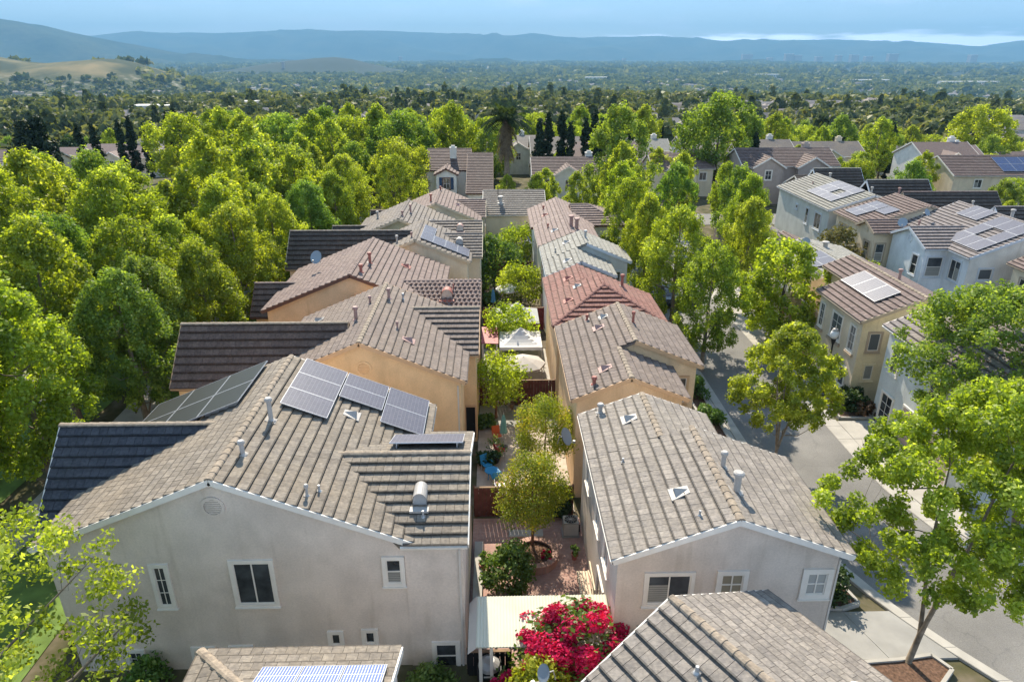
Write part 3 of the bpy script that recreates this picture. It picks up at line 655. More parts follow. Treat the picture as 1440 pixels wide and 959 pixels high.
# ---- left row (P: ridge to the west, front cross gable east; Q: ridge to the east)
HA = House('grey_house', 'grey stucco house in the left foreground with two solar arrays and round gable vent', 'house', [
    Mass('y', -16.1, -3.4, 19.78, 29.55, 6.0, 0.41, ridge=-9.75, rx0=-16.45, rx1=-3.05, ry0=19.58, ry1=29.8),
    Mass('x', -3.4, -1.3, 19.75, 26.9, 5.95, 0.35, ridge=23.4, rx0=-7.6, rx1=-1.1, ry0=19.5, ry1=27.1, vw=4.1),
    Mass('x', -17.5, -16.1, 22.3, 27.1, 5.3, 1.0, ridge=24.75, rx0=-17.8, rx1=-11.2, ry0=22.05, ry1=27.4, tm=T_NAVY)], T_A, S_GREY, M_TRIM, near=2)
for a in ((-9.74, -8.13, 3.1, 5.25, 'slider'), (-12.6, -11.9, 3.09, 5.13, 'grid4'), (-4.22, -3.34, 3.95, 5.3, 'hung'), (-6.55, -5.93, 1.02, 1.82, 'plain'), (-5.26, -4.62, 1.06, 1.88, 'plain'),
          (-2.61, -1.52, -0.25, 1.22, 'hung'), (-14.3, -13.55, -0.2, 1.07, 'grid4'), (-11.8, -10.85, 0.2, 1.15, 'slidergrid'), (-10.35, -9.42, 0.2, 1.18, 'slidergrid')):
    yy = 19.75 if a[0] > -3.4 else 19.78
    if a[0] < -3.4 < a[1]: a = (a[0]-0.02, -3.42, *a[2:])
    HA.window('S', yy, *a)
HA.roundvent('S', 19.78, -9.87, 7.55, 0.42)
HA.solar('E', -9.1, -7.22, 25.25, 29.7, 1, 3, lift=0.2); HA.solar('E', -7.18, -5.3, 27.35, 29.7, 1, 2, lift=0.2); HA.solar('E', -5.26, -3.4, 26.4, 29.7, 1, 2, lift=0.2)
HA.solar('W', -16.3, -10.75, 25.6, 29.7, 3, 2, mat=plain('solar_matt_dark', (0.032, 0.033, 0.028), 0.45, spec=0.3), lift=0.25)
HA.solar('N', -4.4, -1.4, 23.8, 25.4, 1, 1, lift=0.32)
HA.pipe(-9.03, 24.1, 1.15, 0.11); HA.pipe(-9.25, 21.45, 0.62, 0.10); HA.pipe(-6.76, 20.3, 0.5, 0.06); HA.pipe(-6.45, 20.75, 0.4, 0.05, M_GALV, cap=False); HA.dormer(-6.4, 26.4)
HA.hoodvent(-2.92, 21.3); HA.pipe(-2.75, 20.55, 0.45, 0.045, M_GALV, cap=False)
HA.downspout(-1.42, 19.75, -0.1, 5.6)

HA2 = House('orange_house', 'orange stucco house behind the grey one, with a long dark brown wing roof', 'house', [
    Mass('y', -12.2, -1.95, 32.65, 42.0, 6.0, 0.42, ridge=-7.1, rx0=-12.55, rx1=-1.65, ry0=32.4, ry1=42.2),
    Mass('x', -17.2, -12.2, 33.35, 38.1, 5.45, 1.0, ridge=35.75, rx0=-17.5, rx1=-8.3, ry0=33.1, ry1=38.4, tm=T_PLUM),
    Mass('x', -1.95, -1.25, 36.4, 42.1, 5.95, 0.42, ridge=39.7, rx0=-6.2, rx1=-1.05, ry0=36.0, ry1=42.3)], T_A2, S_ORG, M_PEACH, near=2)
HA2.roundvent('S', 32.65, -7.0, 6.75, 0.42)
HA2.pipe(-8.03, 36.63, 0.9, 0.12, M_PINKV); HA2.dormer(-11.0, 39.8, M_VENT); HA2.pipe(-6.6, 39.8, 0.7, 0.1, M_PINKV); HA2.pipe(-5.84, 40.5, 0.4, 0.06, M_GALV); HA2.dormer(-4.9, 34.8, M_PINKV); HA2.pipe(-5.6, 35.9, 0.4, .06, M_PINKV); HA2.pipe(-7.6, 38.9, 0.5, .08, M_PINKV)
HA2.downspout(-2.1, 32.65, 0, 5.7)
HA2.door('S', 36.4, -1.9, -1.35, 0.3, 2.4, M_DARK)

HA3 = House('peach_house', 'peach stucco house with a rosy brown roof, third from the front in the left row', 'house', [
    Mass('y', -15.6, -4.1, 43.95, 53.2, 5.9, 0.41, ridge=-9.75, rx0=-15.9, rx1=-3.8, ry0=43.7, ry1=53.5),
    Mass('x', -4.1, -1.3, 43.5, 49.8, 5.95, 0.37, ridge=46.3, rx0=-7.6, rx1=-1.1, ry0=43.1, ry1=49.6, profile='barrel', vw=3.6),
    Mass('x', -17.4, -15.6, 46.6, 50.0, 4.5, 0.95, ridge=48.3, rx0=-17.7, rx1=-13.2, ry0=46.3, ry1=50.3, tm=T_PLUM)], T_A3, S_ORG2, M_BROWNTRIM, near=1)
HA3.roundvent('S', 43.95, -9.6, 6.7, 0.42)
HA3.pipe(-9.0, 47.3, 0.9, 0.12, M_RED); HA3.pipe(-9.2, 44.9, 0.6, 0.12, M_RED); HA3.dormer(-6.8, 49.5, M_RED); HA3.hoodvent(-3.4, 44.6, M_RED, 0.4); HA3.pipe(-3.0, 45.3, .6, .05, M_RED, cap=False)
HA4 = House('cream_house', 'cream house in the middle of the left row with a strip of solar panels', 'house', [
    Mass('y', -10.8, -2.4, 54.75, 61.6, 6.1, 0.42, ridge=-6.6, rx0=-11.1, rx1=-2.1, ry0=54.5, ry1=61.8),
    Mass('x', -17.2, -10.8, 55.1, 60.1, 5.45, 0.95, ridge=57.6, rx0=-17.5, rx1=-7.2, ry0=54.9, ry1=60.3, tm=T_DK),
    Mass('x', -2.4, -1.4, 57.2, 62.0, 5.9, 0.42, ridge=59.7, rx0=-5.0, rx1=-1.2, ry0=56.6, ry1=61.95)], T_A4, S_CREAM, M_CREAMTRIM, near=1)
HA4.solar('E', -6.3, -2.35, 55.2, 57.4, 4, 1); HA4.solar('E', -6.3, -5.3, 57.45, 59.8, 1, 2)
HA4.pipe(-8.3, 56.2, .7, .1); HA4.pipe(-7.0, 55.8, .5, .08, M_PINKV); HA4.hoodvent(-3.2, 58.3, M_VENT, .35)
HA5 = House('olive_cream_house', 'olive-cream house, fifth in the left row, its bare front gable half lit', 'house', [
    Mass('y', -13.2, -4.6, 62.95, 71.0, 6.0, 0.42, ridge=-9.0, rx0=-13.5, rx1=-4.3, ry0=62.6, ry1=71.3),
    Mass('x', -4.6, -1.6, 62.3, 68.4, 5.9, 0.38, ridge=65.2, rx0=-7.4, rx1=-1.3, ry0=62.1, ry1=68.4, vw=2.9),
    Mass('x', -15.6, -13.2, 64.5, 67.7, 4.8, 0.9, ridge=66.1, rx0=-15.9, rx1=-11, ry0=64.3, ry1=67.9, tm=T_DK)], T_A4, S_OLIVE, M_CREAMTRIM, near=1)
HA5.pipe(-8.3, 66.5, .9, .11, M_PINKV); HA5.pipe(-8.8, 64.2, .5, .1, M_PINKV); HA5.hoodvent(-3.4, 63.8, M_PINKV, .35); HA5.dormer(-6.2, 66.5); HA5.pipe(-11.8, 68, .8, .12, M_VENT)
HA6 = House('pale_cream_house', 'pale cream house with brown gable roof at the far end of the left row', 'house', [
    Mass('y', -10.6, -1.9, 72.25, 80.5, 5.5, 0.42, ridge=-6.3, rx0=-10.9, rx1=-1.6, ry0=72.0, ry1=80.8),
    Mass('x', -1.9, -1.3, 74.8, 80.6, 5.4, 0.42, ridge=77.4, rx0=-4.6, rx1=-1.1, ry0=74.3, ry1=80.6),
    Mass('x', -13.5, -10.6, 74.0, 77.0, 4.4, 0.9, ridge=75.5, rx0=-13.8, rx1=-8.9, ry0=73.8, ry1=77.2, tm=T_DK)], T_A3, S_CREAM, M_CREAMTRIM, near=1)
HA6.pipe(-7.0, 74.2, .9, .12, M_RED); HA6.pipe(-6.3, 79.0, .5, .1, M_RED); HA6.dormer(-4.2, 75.0, M_PINKV)

# ---- right row
HB = House('taupe_grey_house', 'taupe grey house right of the brick courtyard with two white pipes on its pale roof', 'house', [
    Mass('y', 4.15, 11.95, 18.85, 24.5, 6.0, 0.38, ridge=8.1, rx0=3.88, rx1=12.25, ry0=18.5, ry1=24.7, skip='W0'),
    Mass('y', 4.15, 9.7, 24.5, 28.4, 6.0, 0.38, ridge=6.85, rx0=3.88, rx1=9.95, ry0=24.7, ry1=28.7, skip='W1 E0')], T_AW, S_GREY, M_TRIM, near=2)
HB.window('S', 18.85, 5.12, 6.92, 3.66, 5.2, 'slider'); HB.window('S', 18.85, 7.7, 8.82, 3.98, 5.22, 'grid', pane=plain('drawn_blind_tan', (0.28, 0.24, 0.17), .25), tw=.17); HB.window('S', 18.85, 10.75, 11.85, 3.9, 5.24, 'grid', pane=plain('drawn_blind_pale', (0.36, 0.36, 0.34), .25), tw=.2)
for y0 in (20.3, 22.6, 25.6): HB.window('W', 4.15, y0, y0+1.2, 3.6, 5.0, 'slider')
HB.window('W', 4.15, 21.0, 22.6, 0.3, 2.3, 'slider')
HB.pipe(4.83, 28.2, .5, .12); HB.dormer(5.94, 26.8); HB.pipe(5.13, 23.8, .3, .05, M_GALV, cap=False); HB.dormer(6.68, 20.8); HB.pipe(6.97, 19.3, .35, .05, M_GALV, cap=False)
HB.pipe(8.55, 21.9, .75, .11); HB.pipe(8.55, 20.3, .95, .15); HB.downspout(12.0, 18.9, 0.1, 5.6)
HC = House('tan_house', 'tan house with a stepped gable, second from the front in the right row', 'house', [
    Mass('y', 4.0, 9.35, 30.5, 34.2, 6.0, 0.41, ridge=6.65, rx0=3.7, rx1=9.65, ry0=30.2, ry1=34.0, skip='W0 E1'),
    Mass('y', 4.0, 11.1, 34.2, 39.8, 6.0, 0.41, ridge=7.55, rx0=3.7, rx1=11.4, ry0=34.0, ry1=40.1, skip='W1')], T_F if False else T_A2, S_ORG2, M_PEACH, near=2)
HC.window('S', 34.2, 9.75, 10.75, 3.6, 5.4, 'grid4', trim=M_PEACH)
HC.dormer(5.66, 32.1, M_PINKV); HC.pipe(4.9, 30.9, .45, .11, M_RED); HC.dormer(6.05, 37.4, M_PINKV); HC.pipe(5.57, 39.2, .35, .08, M_RED); HC.dormer(6.5, 38.7, M_VENT, .2, .35); HC.pipe(7.96, 37, .8, .09, M_RED)
HD = House('red_tiled_house', 'house with brick-red tiles and a hipped end, in the middle of the right row', 'house', [
    Mass('y', 3.9, 10.7, 40.75, 46.3, 5.95, 0.42, rx0=3.6, rx1=11.0, ry0=40.4, ry1=46.5, hip='S', profile='flat', skip='W0'),
    Mass('y', 3.9, 8.6, 46.3, 50.0, 5.95, 0.42, ridge=6.2, rx0=3.6, rx1=8.9, ry0=46.5, ry1=50.4, skip='W1 E0')], T_D, S_ORG2, M_BROWNTRIM, near=1)
HD.dormer(4.9, 43.6, M_RED); HD.dormer(5.3, 47.9, M_RED); HD.dormer(5.7, 45.6, M_VENT, .2, .35); HD.pipe(8.8, 45.4, 1.0, .12, M_RED)
HE = House('pale_grey_roofed_house', 'house with pale grey roof and bluish stepped gable wall, beyond the red-tiled one', 'house', [
    Mass('y', 4.2, 9.1, 51.1, 55.0, 6.0, 0.42, ridge=6.6, rx0=3.9, rx1=9.4, ry0=50.8, ry1=54.8, skip='W0 E1'),
    Mass('y', 4.2, 11.0, 55.0, 59.0, 6.0, 0.42, ridge=7.5, rx0=3.9, rx1=11.3, ry0=54.8, ry1=59.3, skip='W1')], T_E, S_BGREY, M_BLUETRIM, near=1)
HE.window('S', 55.0, 9.6, 10.6, 3.4, 5.2, 'slidergrid')
HE.dormer(5.7, 52.3); HE.dormer(6.1, 57.3); HE.pipe(7.6, 56.8, .7, .12, M_GALV); HE.pipe(5.0, 56.0, .3, .06)
HF = House('rose_roofed_house', 'house with pinkish brown roof beyond the pale grey roof in the right row', 'house', [
    Mass('y', 4.1, 9.3, 59.8, 67.2, 6.0, 0.42, ridge=6.7, rx0=3.8, rx1=9.6, ry0=59.5, ry1=67.5)], T_F, S_CREAM, M_CREAMTRIM, near=1)
HF.dormer(5.5, 62.5); HF.pipe(7.0, 62.5, 1.2, .2, M_PINKV); HF.pipe(7.5, 62.3, 1.2, .2, M_PINKV); HF.pipe(5, 64.5, .4, .08, M_RED)
HG = House('far_rose_roofed_house', 'last house of the right row, with a pinkish hip roof below the street trees', 'house', [
    Mass('y', 3.9, 9.7, 68.6, 77.0, 5.6, 0.42, ridge=6.8, rx0=3.6, rx1=10.0, ry0=68.3, ry1=77.3),
    Mass('x', 9.7, 13.2, 70.0, 76.5, 5.5, 0.42, rx0=8, rx1=13.5, ry0=69.7, ry1=76.8, hip='E')], T_F, S_WHITE, M_BROWNTRIM, near=1)
HG.dormer(5.2, 71, M_RED); HG.pipe(5.2, 74, .4, .1, M_RED)
HM = House('low_cream_house', 'low cream house with a slatted grey roof closing the far end of the back gardens', 'house', [
    Mass('x', -1.2, 5.6, 79.0, 90.5, 4.7, 0.42, rx0=-1.5, rx1=5.9, ry0=78.6, ry1=88.0, z0=0)], T_AW, S_CREAM, M_TRIM, near=1)
HM.pipe(0.6, 80.8, .9, .25); HM.pipe(0.3, 82, 1.5, .05, M_BLACK)
HM.window('S', 79.0, 1.6, 2.8, 1.2, 3.2, 'slider')

# ---- foreground roofs
HFL = House('foreground_house', 'house at the bottom left edge whose brown tiled roof carries blue solar panels', 'house', [
    Mass('x', -8.3, -3.0, 5.4, 14.6, 6.0, 0.40, ridge=10.0, rx0=-8.66, rx1=-2.86, ry0=5.05, ry1=14.95, hip='W')], T_A, S_GREY, M_TRIM, near=2)
HFL.solar('N', -6.45, -3.05, 11.9, 13.75, 3, 1, mat=M_SOLARB, lift=.15)
HFR = House('foreground_gabled_house', 'house at the bottom right edge whose striped roof is turned at an angle', 'house', [
    Mass('y', -3.1, 3.9, -9.0, -0.25, 6.0, 0.45, ridge=0.0, rx0=-3.4, rx1=4.6, ry0=-9.3, ry1=0.0)], T_AW, S_GREY, M_TRIM, near=2, rot=R(31.0), origin=(4.95, 15.15))
HFR.pipe(-1.0, -2.0, .35, .06, M_GALV, cap=False); HFR.pipe(2.6, -4.3, .2, .15, M_TRIM)

# ---- houses across the street
HR1 = House('yellow_gabled_house', 'yellow and beige house across the street with one big solar array and a balcony', 'house', [
    Mass('y', 23.9, 31.2, 40.9, 47.0, 6.0, 0.40, ridge=27.5, rx0=23.5, rx1=31.5, ry0=40.5, ry1=47.1),
    Mass('y', 25.7, 31.2, 47.0, 50.4, 6.76, 0.40, ridge=27.5, rx0=25.4, rx1=31.5, ry0=47.1, ry1=50.6)], T_R1, S_BEIGE, M_TANTRIM, near=2)
HR1.solar('W', 25.1, 26.75, 42.1, 46.9, 1, 3); HR1.pipe(27.9, 44.6, .9, .12, M_PINKV)
def flat_wall(h, x0, y0, x1, y1, z0, z1, mat, nm='wall'):
    b = MB(); b.box(x0, y0, z0, x1, y1, z1); return h.put(b, nm, mat)
flat_wall(HR1, 23.91, 40.885, 31.19, 40.9, 0, 5.9, S_YEL)
b = MB(); b.add([(23.9, 40.886, 5.9), (31.19, 40.886, 5.9), (31.19, 40.886, 5.86), (27.5, 40.886, 7.36)], [(0, 1, 3)]); HR1.put(b, 'gable_face', S_YEL)
HR1.window('S', 40.885, 24.35, 25.35, 3.7, 5.2, 'plain', trim=M_TANTRIM, pane=M_GLASS2); HR1.window('S', 40.885, 24.45, 25.3, 1.6, 2.9, 'plain', trim=S_YEL, pane=M_BLIND)
for a, c in ((41.4, 42.3), (43.3, 44.9), (46.0, 46.8)): HR1.window('W', 23.9, a, c, 3.4, 5.3, 'grid4', tw=.1, trim=M_TRIM, pane=M_GLASS2)
HR1.window('W', 23.9, 41.7, 42.7, .6, 2.2, 'plain', trim=M_TRIM)
for a, c in ((41.35, 42.35), (43.2, 45.0), (45.9, 46.9)): flat_wall(HR1, 23.72, a, 23.9, c, 3.12, 3.3, M_TANTRIM, 'sill')
flat_wall(HR1, 24.0, 47.0, 25.7, 52.4, -0.1, 3.0, S_BEIGE, 'porch_wall'); HR1.garage('W', 24.0, 47.6, 51.6, 2.3, plain('garage_ochre', (0.50, 0.36, 0.18), 0.7))
flat_wall(HR1, 23.98, 52.2, 25.7, 52.42, 3.0, 4.1, S_BEIGE, 'parapet'); flat_wall(HR1, 23.98, 47.05, 24.16, 52.2, 3.0, 3.35, M_TANTRIM, 'balcony_kerb')
for k in range(24): 
    b = MB(); y = 47.2+k*0.21; b.box(24.02, y, 3.35, 24.1, y+0.09, 4.05); HR1.put(b, 'baluster', M_TANTRIM)
flat_wall(HR1, 24.0, 47.05, 24.14, 52.2, 4.05, 4.13, M_TANTRIM, 'handrail')
HR0 = House('low_beige_house', 'low beige house behind the balcony, with a dark solar rack on its pale roof', 'house', [
    Mass('y', 25.9, 32.4, 53.0, 62.5, 5.0, 0.22, rx0=25.6, rx1=32.8, ry0=52.7, ry1=62.8)], T_E, S_BEIGE, M_TRIM, near=1)
HR0.solar('W', 26.2, 28.8, 54.6, 58.2, 2, 2); flat_wall(HR0, 24.3, 52.9, 25.9, 60, -0.1, 3.6, S_BEIGE, 'porch_wall')
HR0.door('W', 24.3, 53.4, 54.4, 0, 2.3, plain('red_door', (0.30, 0.02, 0.02), 0.5)); HR0.pipe(30, 60, .6, .25, M_VENT)
HR2 = House('pale_blue_corner_house', 'pale blue-white house beside the yellow gable, half behind a big street tree', 'house', [
    Mass('y', 24.55, 32.2, 29.4, 38.9, 6.3, 0.40, ridge=28.4, rx0=24.2, rx1=32.6, ry0=29.1, ry1=39.25)], T_R2, S_BGREY, M_TRIM, near=1)
HR2.window('W', 24.55, 37.2, 38.2, 3.6, 5.6, 'grid4', tw=.12); HR2.window('W', 24.55, 36.9, 38.3, .3, 2.3, 'grid4', tw=.12); HR2.window('W', 24.55, 32.5, 34.2, 3.6, 5.4, 'slidergrid')
HR2.garage('W', 24.55, 31.0, 35.8, 2.4, plain('garage_peach', (0.50, 0.38, 0.31), 0.7)); HR2.pipe(29.8, 36.5, .9, .12); HR2.pipe(27, 38, .4, .06, M_GALV, cap=False)
HR3 = House('blue_white_house', 'pale blue and white house with a striped cross roof and large grid of solar panels', 'house', [
    Mass('y', 40.3, 51.7, 55.25, 66.5, 6.0, 0.40, ridge=46.0, rx0=40.0, rx1=52.0, ry0=54.95, ry1=66.8),
    Mass('x', 38.25, 40.3, 58.25, 63.7, 6.0, 0.42, ridge=61.0, rx0=38.0, rx1=43.4, ry0=57.95, ry1=64.0),
    Mass('x', 51.7, 60.0, 61.0, 66.4, 5.8, 0.9, rx0=47.5, rx1=60.3, ry0=60.7, ry1=66.7, tm=T_DK)], T_R2, S_BLUE, M_BLUETRIM, near=1)
flat_wall(HR3, 40.32, 55.23, 51.68, 55.25, 0, 5.95, S_WHITE, 'wall'); b = MB(); b.add([(40.3, 55.232, 5.95), (51.7, 55.232, 5.95), (46, 55.232, 8.2)], [(0, 1, 2)]); HR3.put(b, 'gable_face', S_WHITE)
HR3.window('S', 55.23, 41.2, 42.6, 3.9, 5.1, 'plain', pane=M_GLASS2); HR3.window('W', 40.3, 56.0, 57.6, 3.4, 5.4, 'slider'); HR3.window('S', 58.25, 38.5, 40.1, 3.3, 5.3, 'hung', tw=.12)
HR3.window('W', 38.25, 58.9, 60.0, 3.2, 5.2, 'hung', tw=.12); HR3.roundvent('W', 38.25, 60.9, 6.2, .36); HR3.solar('W', 40.9, 45.7, 55.5, 60.0, 3, 3, skip=((1, 1),)); HR3.solar('W', 44.2, 46.0, 61.1, 64.1, 1, 3)
HR3.pipe(46.3, 59.7, .9, .16); HR3.pipe(46.2, 65, .5, .1); HR3.pipe(41.0, 64.4, .7, .1, M_PINKV)
HR4 = House('beige_solar_house', 'beige house with pinkish striped roof and two small groups of solar panels', 'house', [
    Mass('y', 37.3, 50.0, 66.9, 73.2, 6.0, 0.30, ridge=43.4, rx0=37.0, rx1=50.3, ry0=66.85, ry1=73.5),
    Mass('x', 36.7, 39.6, 64.1, 67.0, 6.0, 0.45, rx0=36.4, rx1=40.2, ry0=63.7, ry1=67.6),
    Mass('x', 50.0, 53.5, 70.2, 74.8, 5.8, 0.95, rx0=43.6, rx1=53.8, ry0=69.9, ry1=75.1, tm=T_DK)], T_R1, S_BEIGE, M_TANTRIM, near=1)
HR4.solar('W', 37.7, 41.0, 69.9, 72.5, 3, 2); HR4.solar('W', 39.5, 41.0, 67.9, 69.7, 1, 1); HR4.window('W', 37.3, 70.2, 72.4, 3.4, 5.2, 'slidergrid'); HR4.window('W', 36.7, 64.6, 65.8, 3.0, 5.0, 'hung', trim=M_TANTRIM); HR4.window('S', 64.1, 36.9, 38.0, 3.0, 5.0, 'hung', trim=M_TANTRIM)
HR4.roundvent('W', 36.7, 65.65, 6.0, .3); HR4.pipe(43.6, 73.2, .8, .12, M_PINKV)
HR5 = House('grey_blue_long_house', 'long grey-blue house with pale striped roof and a U-shaped block of solar panels', 'house', [
    Mass('y', 37.0, 46.0, 74.4, 88.7, 6.0, 0.33, ridge=41.6, rx0=36.7, rx1=46.3, ry0=74.1, ry1=89.0),
    Mass('x', 46.0, 50.5, 77.6, 82.4, 5.7, 0.95, rx0=43.5, rx1=50.8, ry0=77.3, ry1=82.7, tm=T_DK),
    Mass('x', 42.3, 48, 88.9, 93, 5.7, 0.95, rx0=42.0, rx1=48.3, ry0=88.6, ry1=93.3, tm=T_DK)], T_E, S_BGREY, M_BLUETRIM, near=1)
HR5.solar('W', 37.9, 42.0-0.4, 76.3, 82.8, 3, 4, skip=((1, 1),)); HR5.window('W', 37.0, 76.0, 77.8, 3.2, 5.2, 'slider'); HR5.window('W', 37.0, 79.3, 80.3, 3.2, 5.2, 'hung'); HR5.window('W', 37.0, 82.4, 83.2, 4.3, 5.0, 'plain')
HR5.pipe(42, 86, .7, .15); HR5.pipe(42.4, 76.5, .8, .12); HR5.pipe(39.5, 85, .3, .08, M_PINKV)
HR6 = House('cropped_cream_house', 'cream house cut off by the right edge, with one tall upper window', 'house', [
    Mass('y', 42.6, 50.5, 43.0, 53.1, 6.0, 0.40, rx0=42.2, rx1=50.9, ry0=42.7, ry1=53.5)], T_R1, S_CREAM, M_TANTRIM, near=1)
HR6.window('W', 42.6, 50.8, 52.2, 3.2, 5.3, 'hung')
for i, (x, y) in enumerate(((31.5, 79.5), (32.5, 73.0), (29.3, 83.0))):
    House('garden_shed', ['small striped-roof shed against the grey-blue long house', 'small shed with a striped roof left of the beige solar house', 'little pinkish-roofed outbuilding beyond the street trees'][i], 'shed', [Mass('y', x-1.5, x+1.5, y-2, y+2, 2.7, 0.4, z0=0)], [T_R2, T_R1, T_F][i], S_TAUPE, M_TRIM, near=1)

# ---- terrain
def smooth(a, b, x):
    t = np.clip((x-a)/(b-a), 0, 1); return t*t*(3-2*t)
def ground_z(X, Y):
    D = np.hypot(X, Y); X = np.asarray(X, float)
    z = -18*smooth(110, 330, D) - 97*smooth(260, 2700, D)
    z = z + 172*np.exp(-(((X+1800)/560)**2+((Y-2200)/420)**2))*smooth(500, 1500, D)
    z = z + 78*np.exp(-(((X+1120)/200)**2+((Y-2250)/300)**2))*smooth(500, 1500, D)
    z = z + 128*0*np.exp(-(((X+330)/420)**2+((Y-5400)/500)**2)) + 88*np.exp(-(((X+1120)/300)**2+((Y-5600)/450)**2)) + 70*np.exp(-(((X+1560)/380)**2+((Y-5550)/450)**2))
    return z
def grid_sheet(name, xs_fn, ys, mat, zf):
    V = []; nx = 97
    for y in ys:
        for i in range(nx):
            x = xs_fn(y)*((i/(nx-1))*2-1); V.append((x, y, 0))
    V = np.array(V, float); V[:, 2] = zf(V[:, 0], V[:, 1]); ny = len(ys)
    F = np.array([(j*nx+i, j*nx+i+1, (j+1)*nx+i+1, (j+1)*nx+i) for j in range(ny-1) for i in range(nx-1)])
    me = quadmesh(name, V, F); me.materials.append(mat); me.shade_smooth(); return link(name, me)
def groundmat():
    m, nt, b = newmat('ground'); f = noise(nt, 0.006, 8); g = noise(nt, 0.05, 6); h = noise(nt, 0.9, 5)
    far = ramp(nt, g, [(0.33, (0.035, 0.05, 0.02)), (0.47, (0.06, 0.075, 0.032)), (0.56, (0.12, 0.12, 0.07)), (0.66, (0.26, 0.24, 0.19))])
    near = ramp(nt, h, [(0.3, (0.05, 0.055, 0.02)), (0.5, (0.10, 0.09, 0.05)), (0.7, (0.17, 0.14, 0.10))])
    ge = N(nt, 'ShaderNodeNewGeometry'); ln = N(nt, 'ShaderNodeVectorMath', operation='LENGTH'); nt.links.new(ge.outputs['Position'], ln.inputs[0])
    mrn = N(nt, 'ShaderNodeMapRange'); nt.links.new(ln.outputs['Value'], mrn.inputs[0]); mrn.inputs[1].default_value = 120; mrn.inputs[2].default_value = 300
    c = mixcol(nt, mrn.outputs[0], near, far)
    sp = N(nt, 'ShaderNodeSeparateXYZ'); nt.links.new(ge.outputs['Position'], sp.inputs[0])
    hill = N(nt, 'ShaderNodeMapRange'); nt.links.new(sp.outputs['Z'], hill.inputs[0]); hill.inputs[1].default_value = -50; hill.inputs[2].default_value = -30
    d2 = N(nt, 'ShaderNodeMapRange'); nt.links.new(ln.outputs['Value'], d2.inputs[0]); d2.inputs[1].default_value = 3600; d2.inputs[2].default_value = 3200
    d3 = N(nt, 'ShaderNodeMapRange'); nt.links.new(ln.outputs['Value'], d3.inputs[0]); d3.inputs[1].default_value = 1400; d3.inputs[2].default_value = 1700
    m0 = N(nt, 'ShaderNodeMath', operation='MULTIPLY'); nt.links.new(hill.outputs[0], m0.inputs[0]); nt.links.new(d3.outputs[0], m0.inputs[1])
    mm = N(nt, 'ShaderNodeMath', operation='MULTIPLY'); nt.links.new(m0.outputs[0], mm.inputs[0]); nt.links.new(d2.outputs[0], mm.inputs[1])
    gold = ramp(nt, f, [(0.43, (0.045, 0.055, 0.025)), (0.52, (0.12, 0.11, 0.05)), (0.66, (0.25, 0.19, 0.09))])
    d4 = N(nt, 'ShaderNodeMapRange'); nt.links.new(ln.outputs['Value'], d4.inputs[0]); d4.inputs[1].default_value = 3000; d4.inputs[2].default_value = 5000
    c = mixcol(nt, d4.outputs[0], c, (0.03, 0.04, 0.022))
    nt.links.new(mixcol(nt, mm.outputs[0], c, gold), b.inputs['Base Color']); b.inputs['Roughness'].default_value = 1.0; b.inputs['Specular IOR Level'].default_value = 0.1; return m
M_GROUND = groundmat()
ys = list(np.linspace(-60, 240, 31))+list(240*np.power(60000/240, np.linspace(0.02, 1, 110)))
tag(grid_sheet('ground', lambda y: max(260, abs(y)*1.15), ys, M_GROUND, lambda X, Y: ground_z(X, Y)-0.02), kind='structure')

# ---- mountains: (azimuth deg from +Y, elevation deg)
AZEL = {"back": [(-35.87, 1.078), (-32.99, 1.2), (-30.71, 1.19), (-27.92, 1.095), (-26.2, 1.289), (-24.9, 1.348), (-23.59, 1.273), (-22.22, 1.332), (-20.38, 1.304), (-18.95, 1.363), (-17.25, 1.425), (-15.52, 1.486), (-13.5, 1.549), (-11.97, 1.559), (-10.41, 1.569), (-7.26, 1.511), (-5.13, 1.444), (-2.43, 1.401), (0.29, 1.255), (3.55, 1.155), (5.73, 1.003), (8.43, 1.147), (11.09, 1.237), (12.67, 1.231), (14.25, 1.029), (15.56, 0.83), (19.35, 0.767), (22.25, 0.847), (25.96, 0.869), (29.92, 0.708), (32.43, 0.476), (33.64, 0.384), (34.76, 0.589), (35.88, 0.623), (38.76, 0.521)],
 "front": [(-35.63, 2.025), (-33.55, 1.879), (-32.84, 1.834), (-31.74, 1.755), (-30.62, 1.61), (-29.5, 1.333), (-28.34, 1.09), (-26.74, 0.755), (-25.07, 0.452), (-23.34, 0.138), (-21.09, -0.235), (-19.24, -0.62), (38.4, -0.815)]}
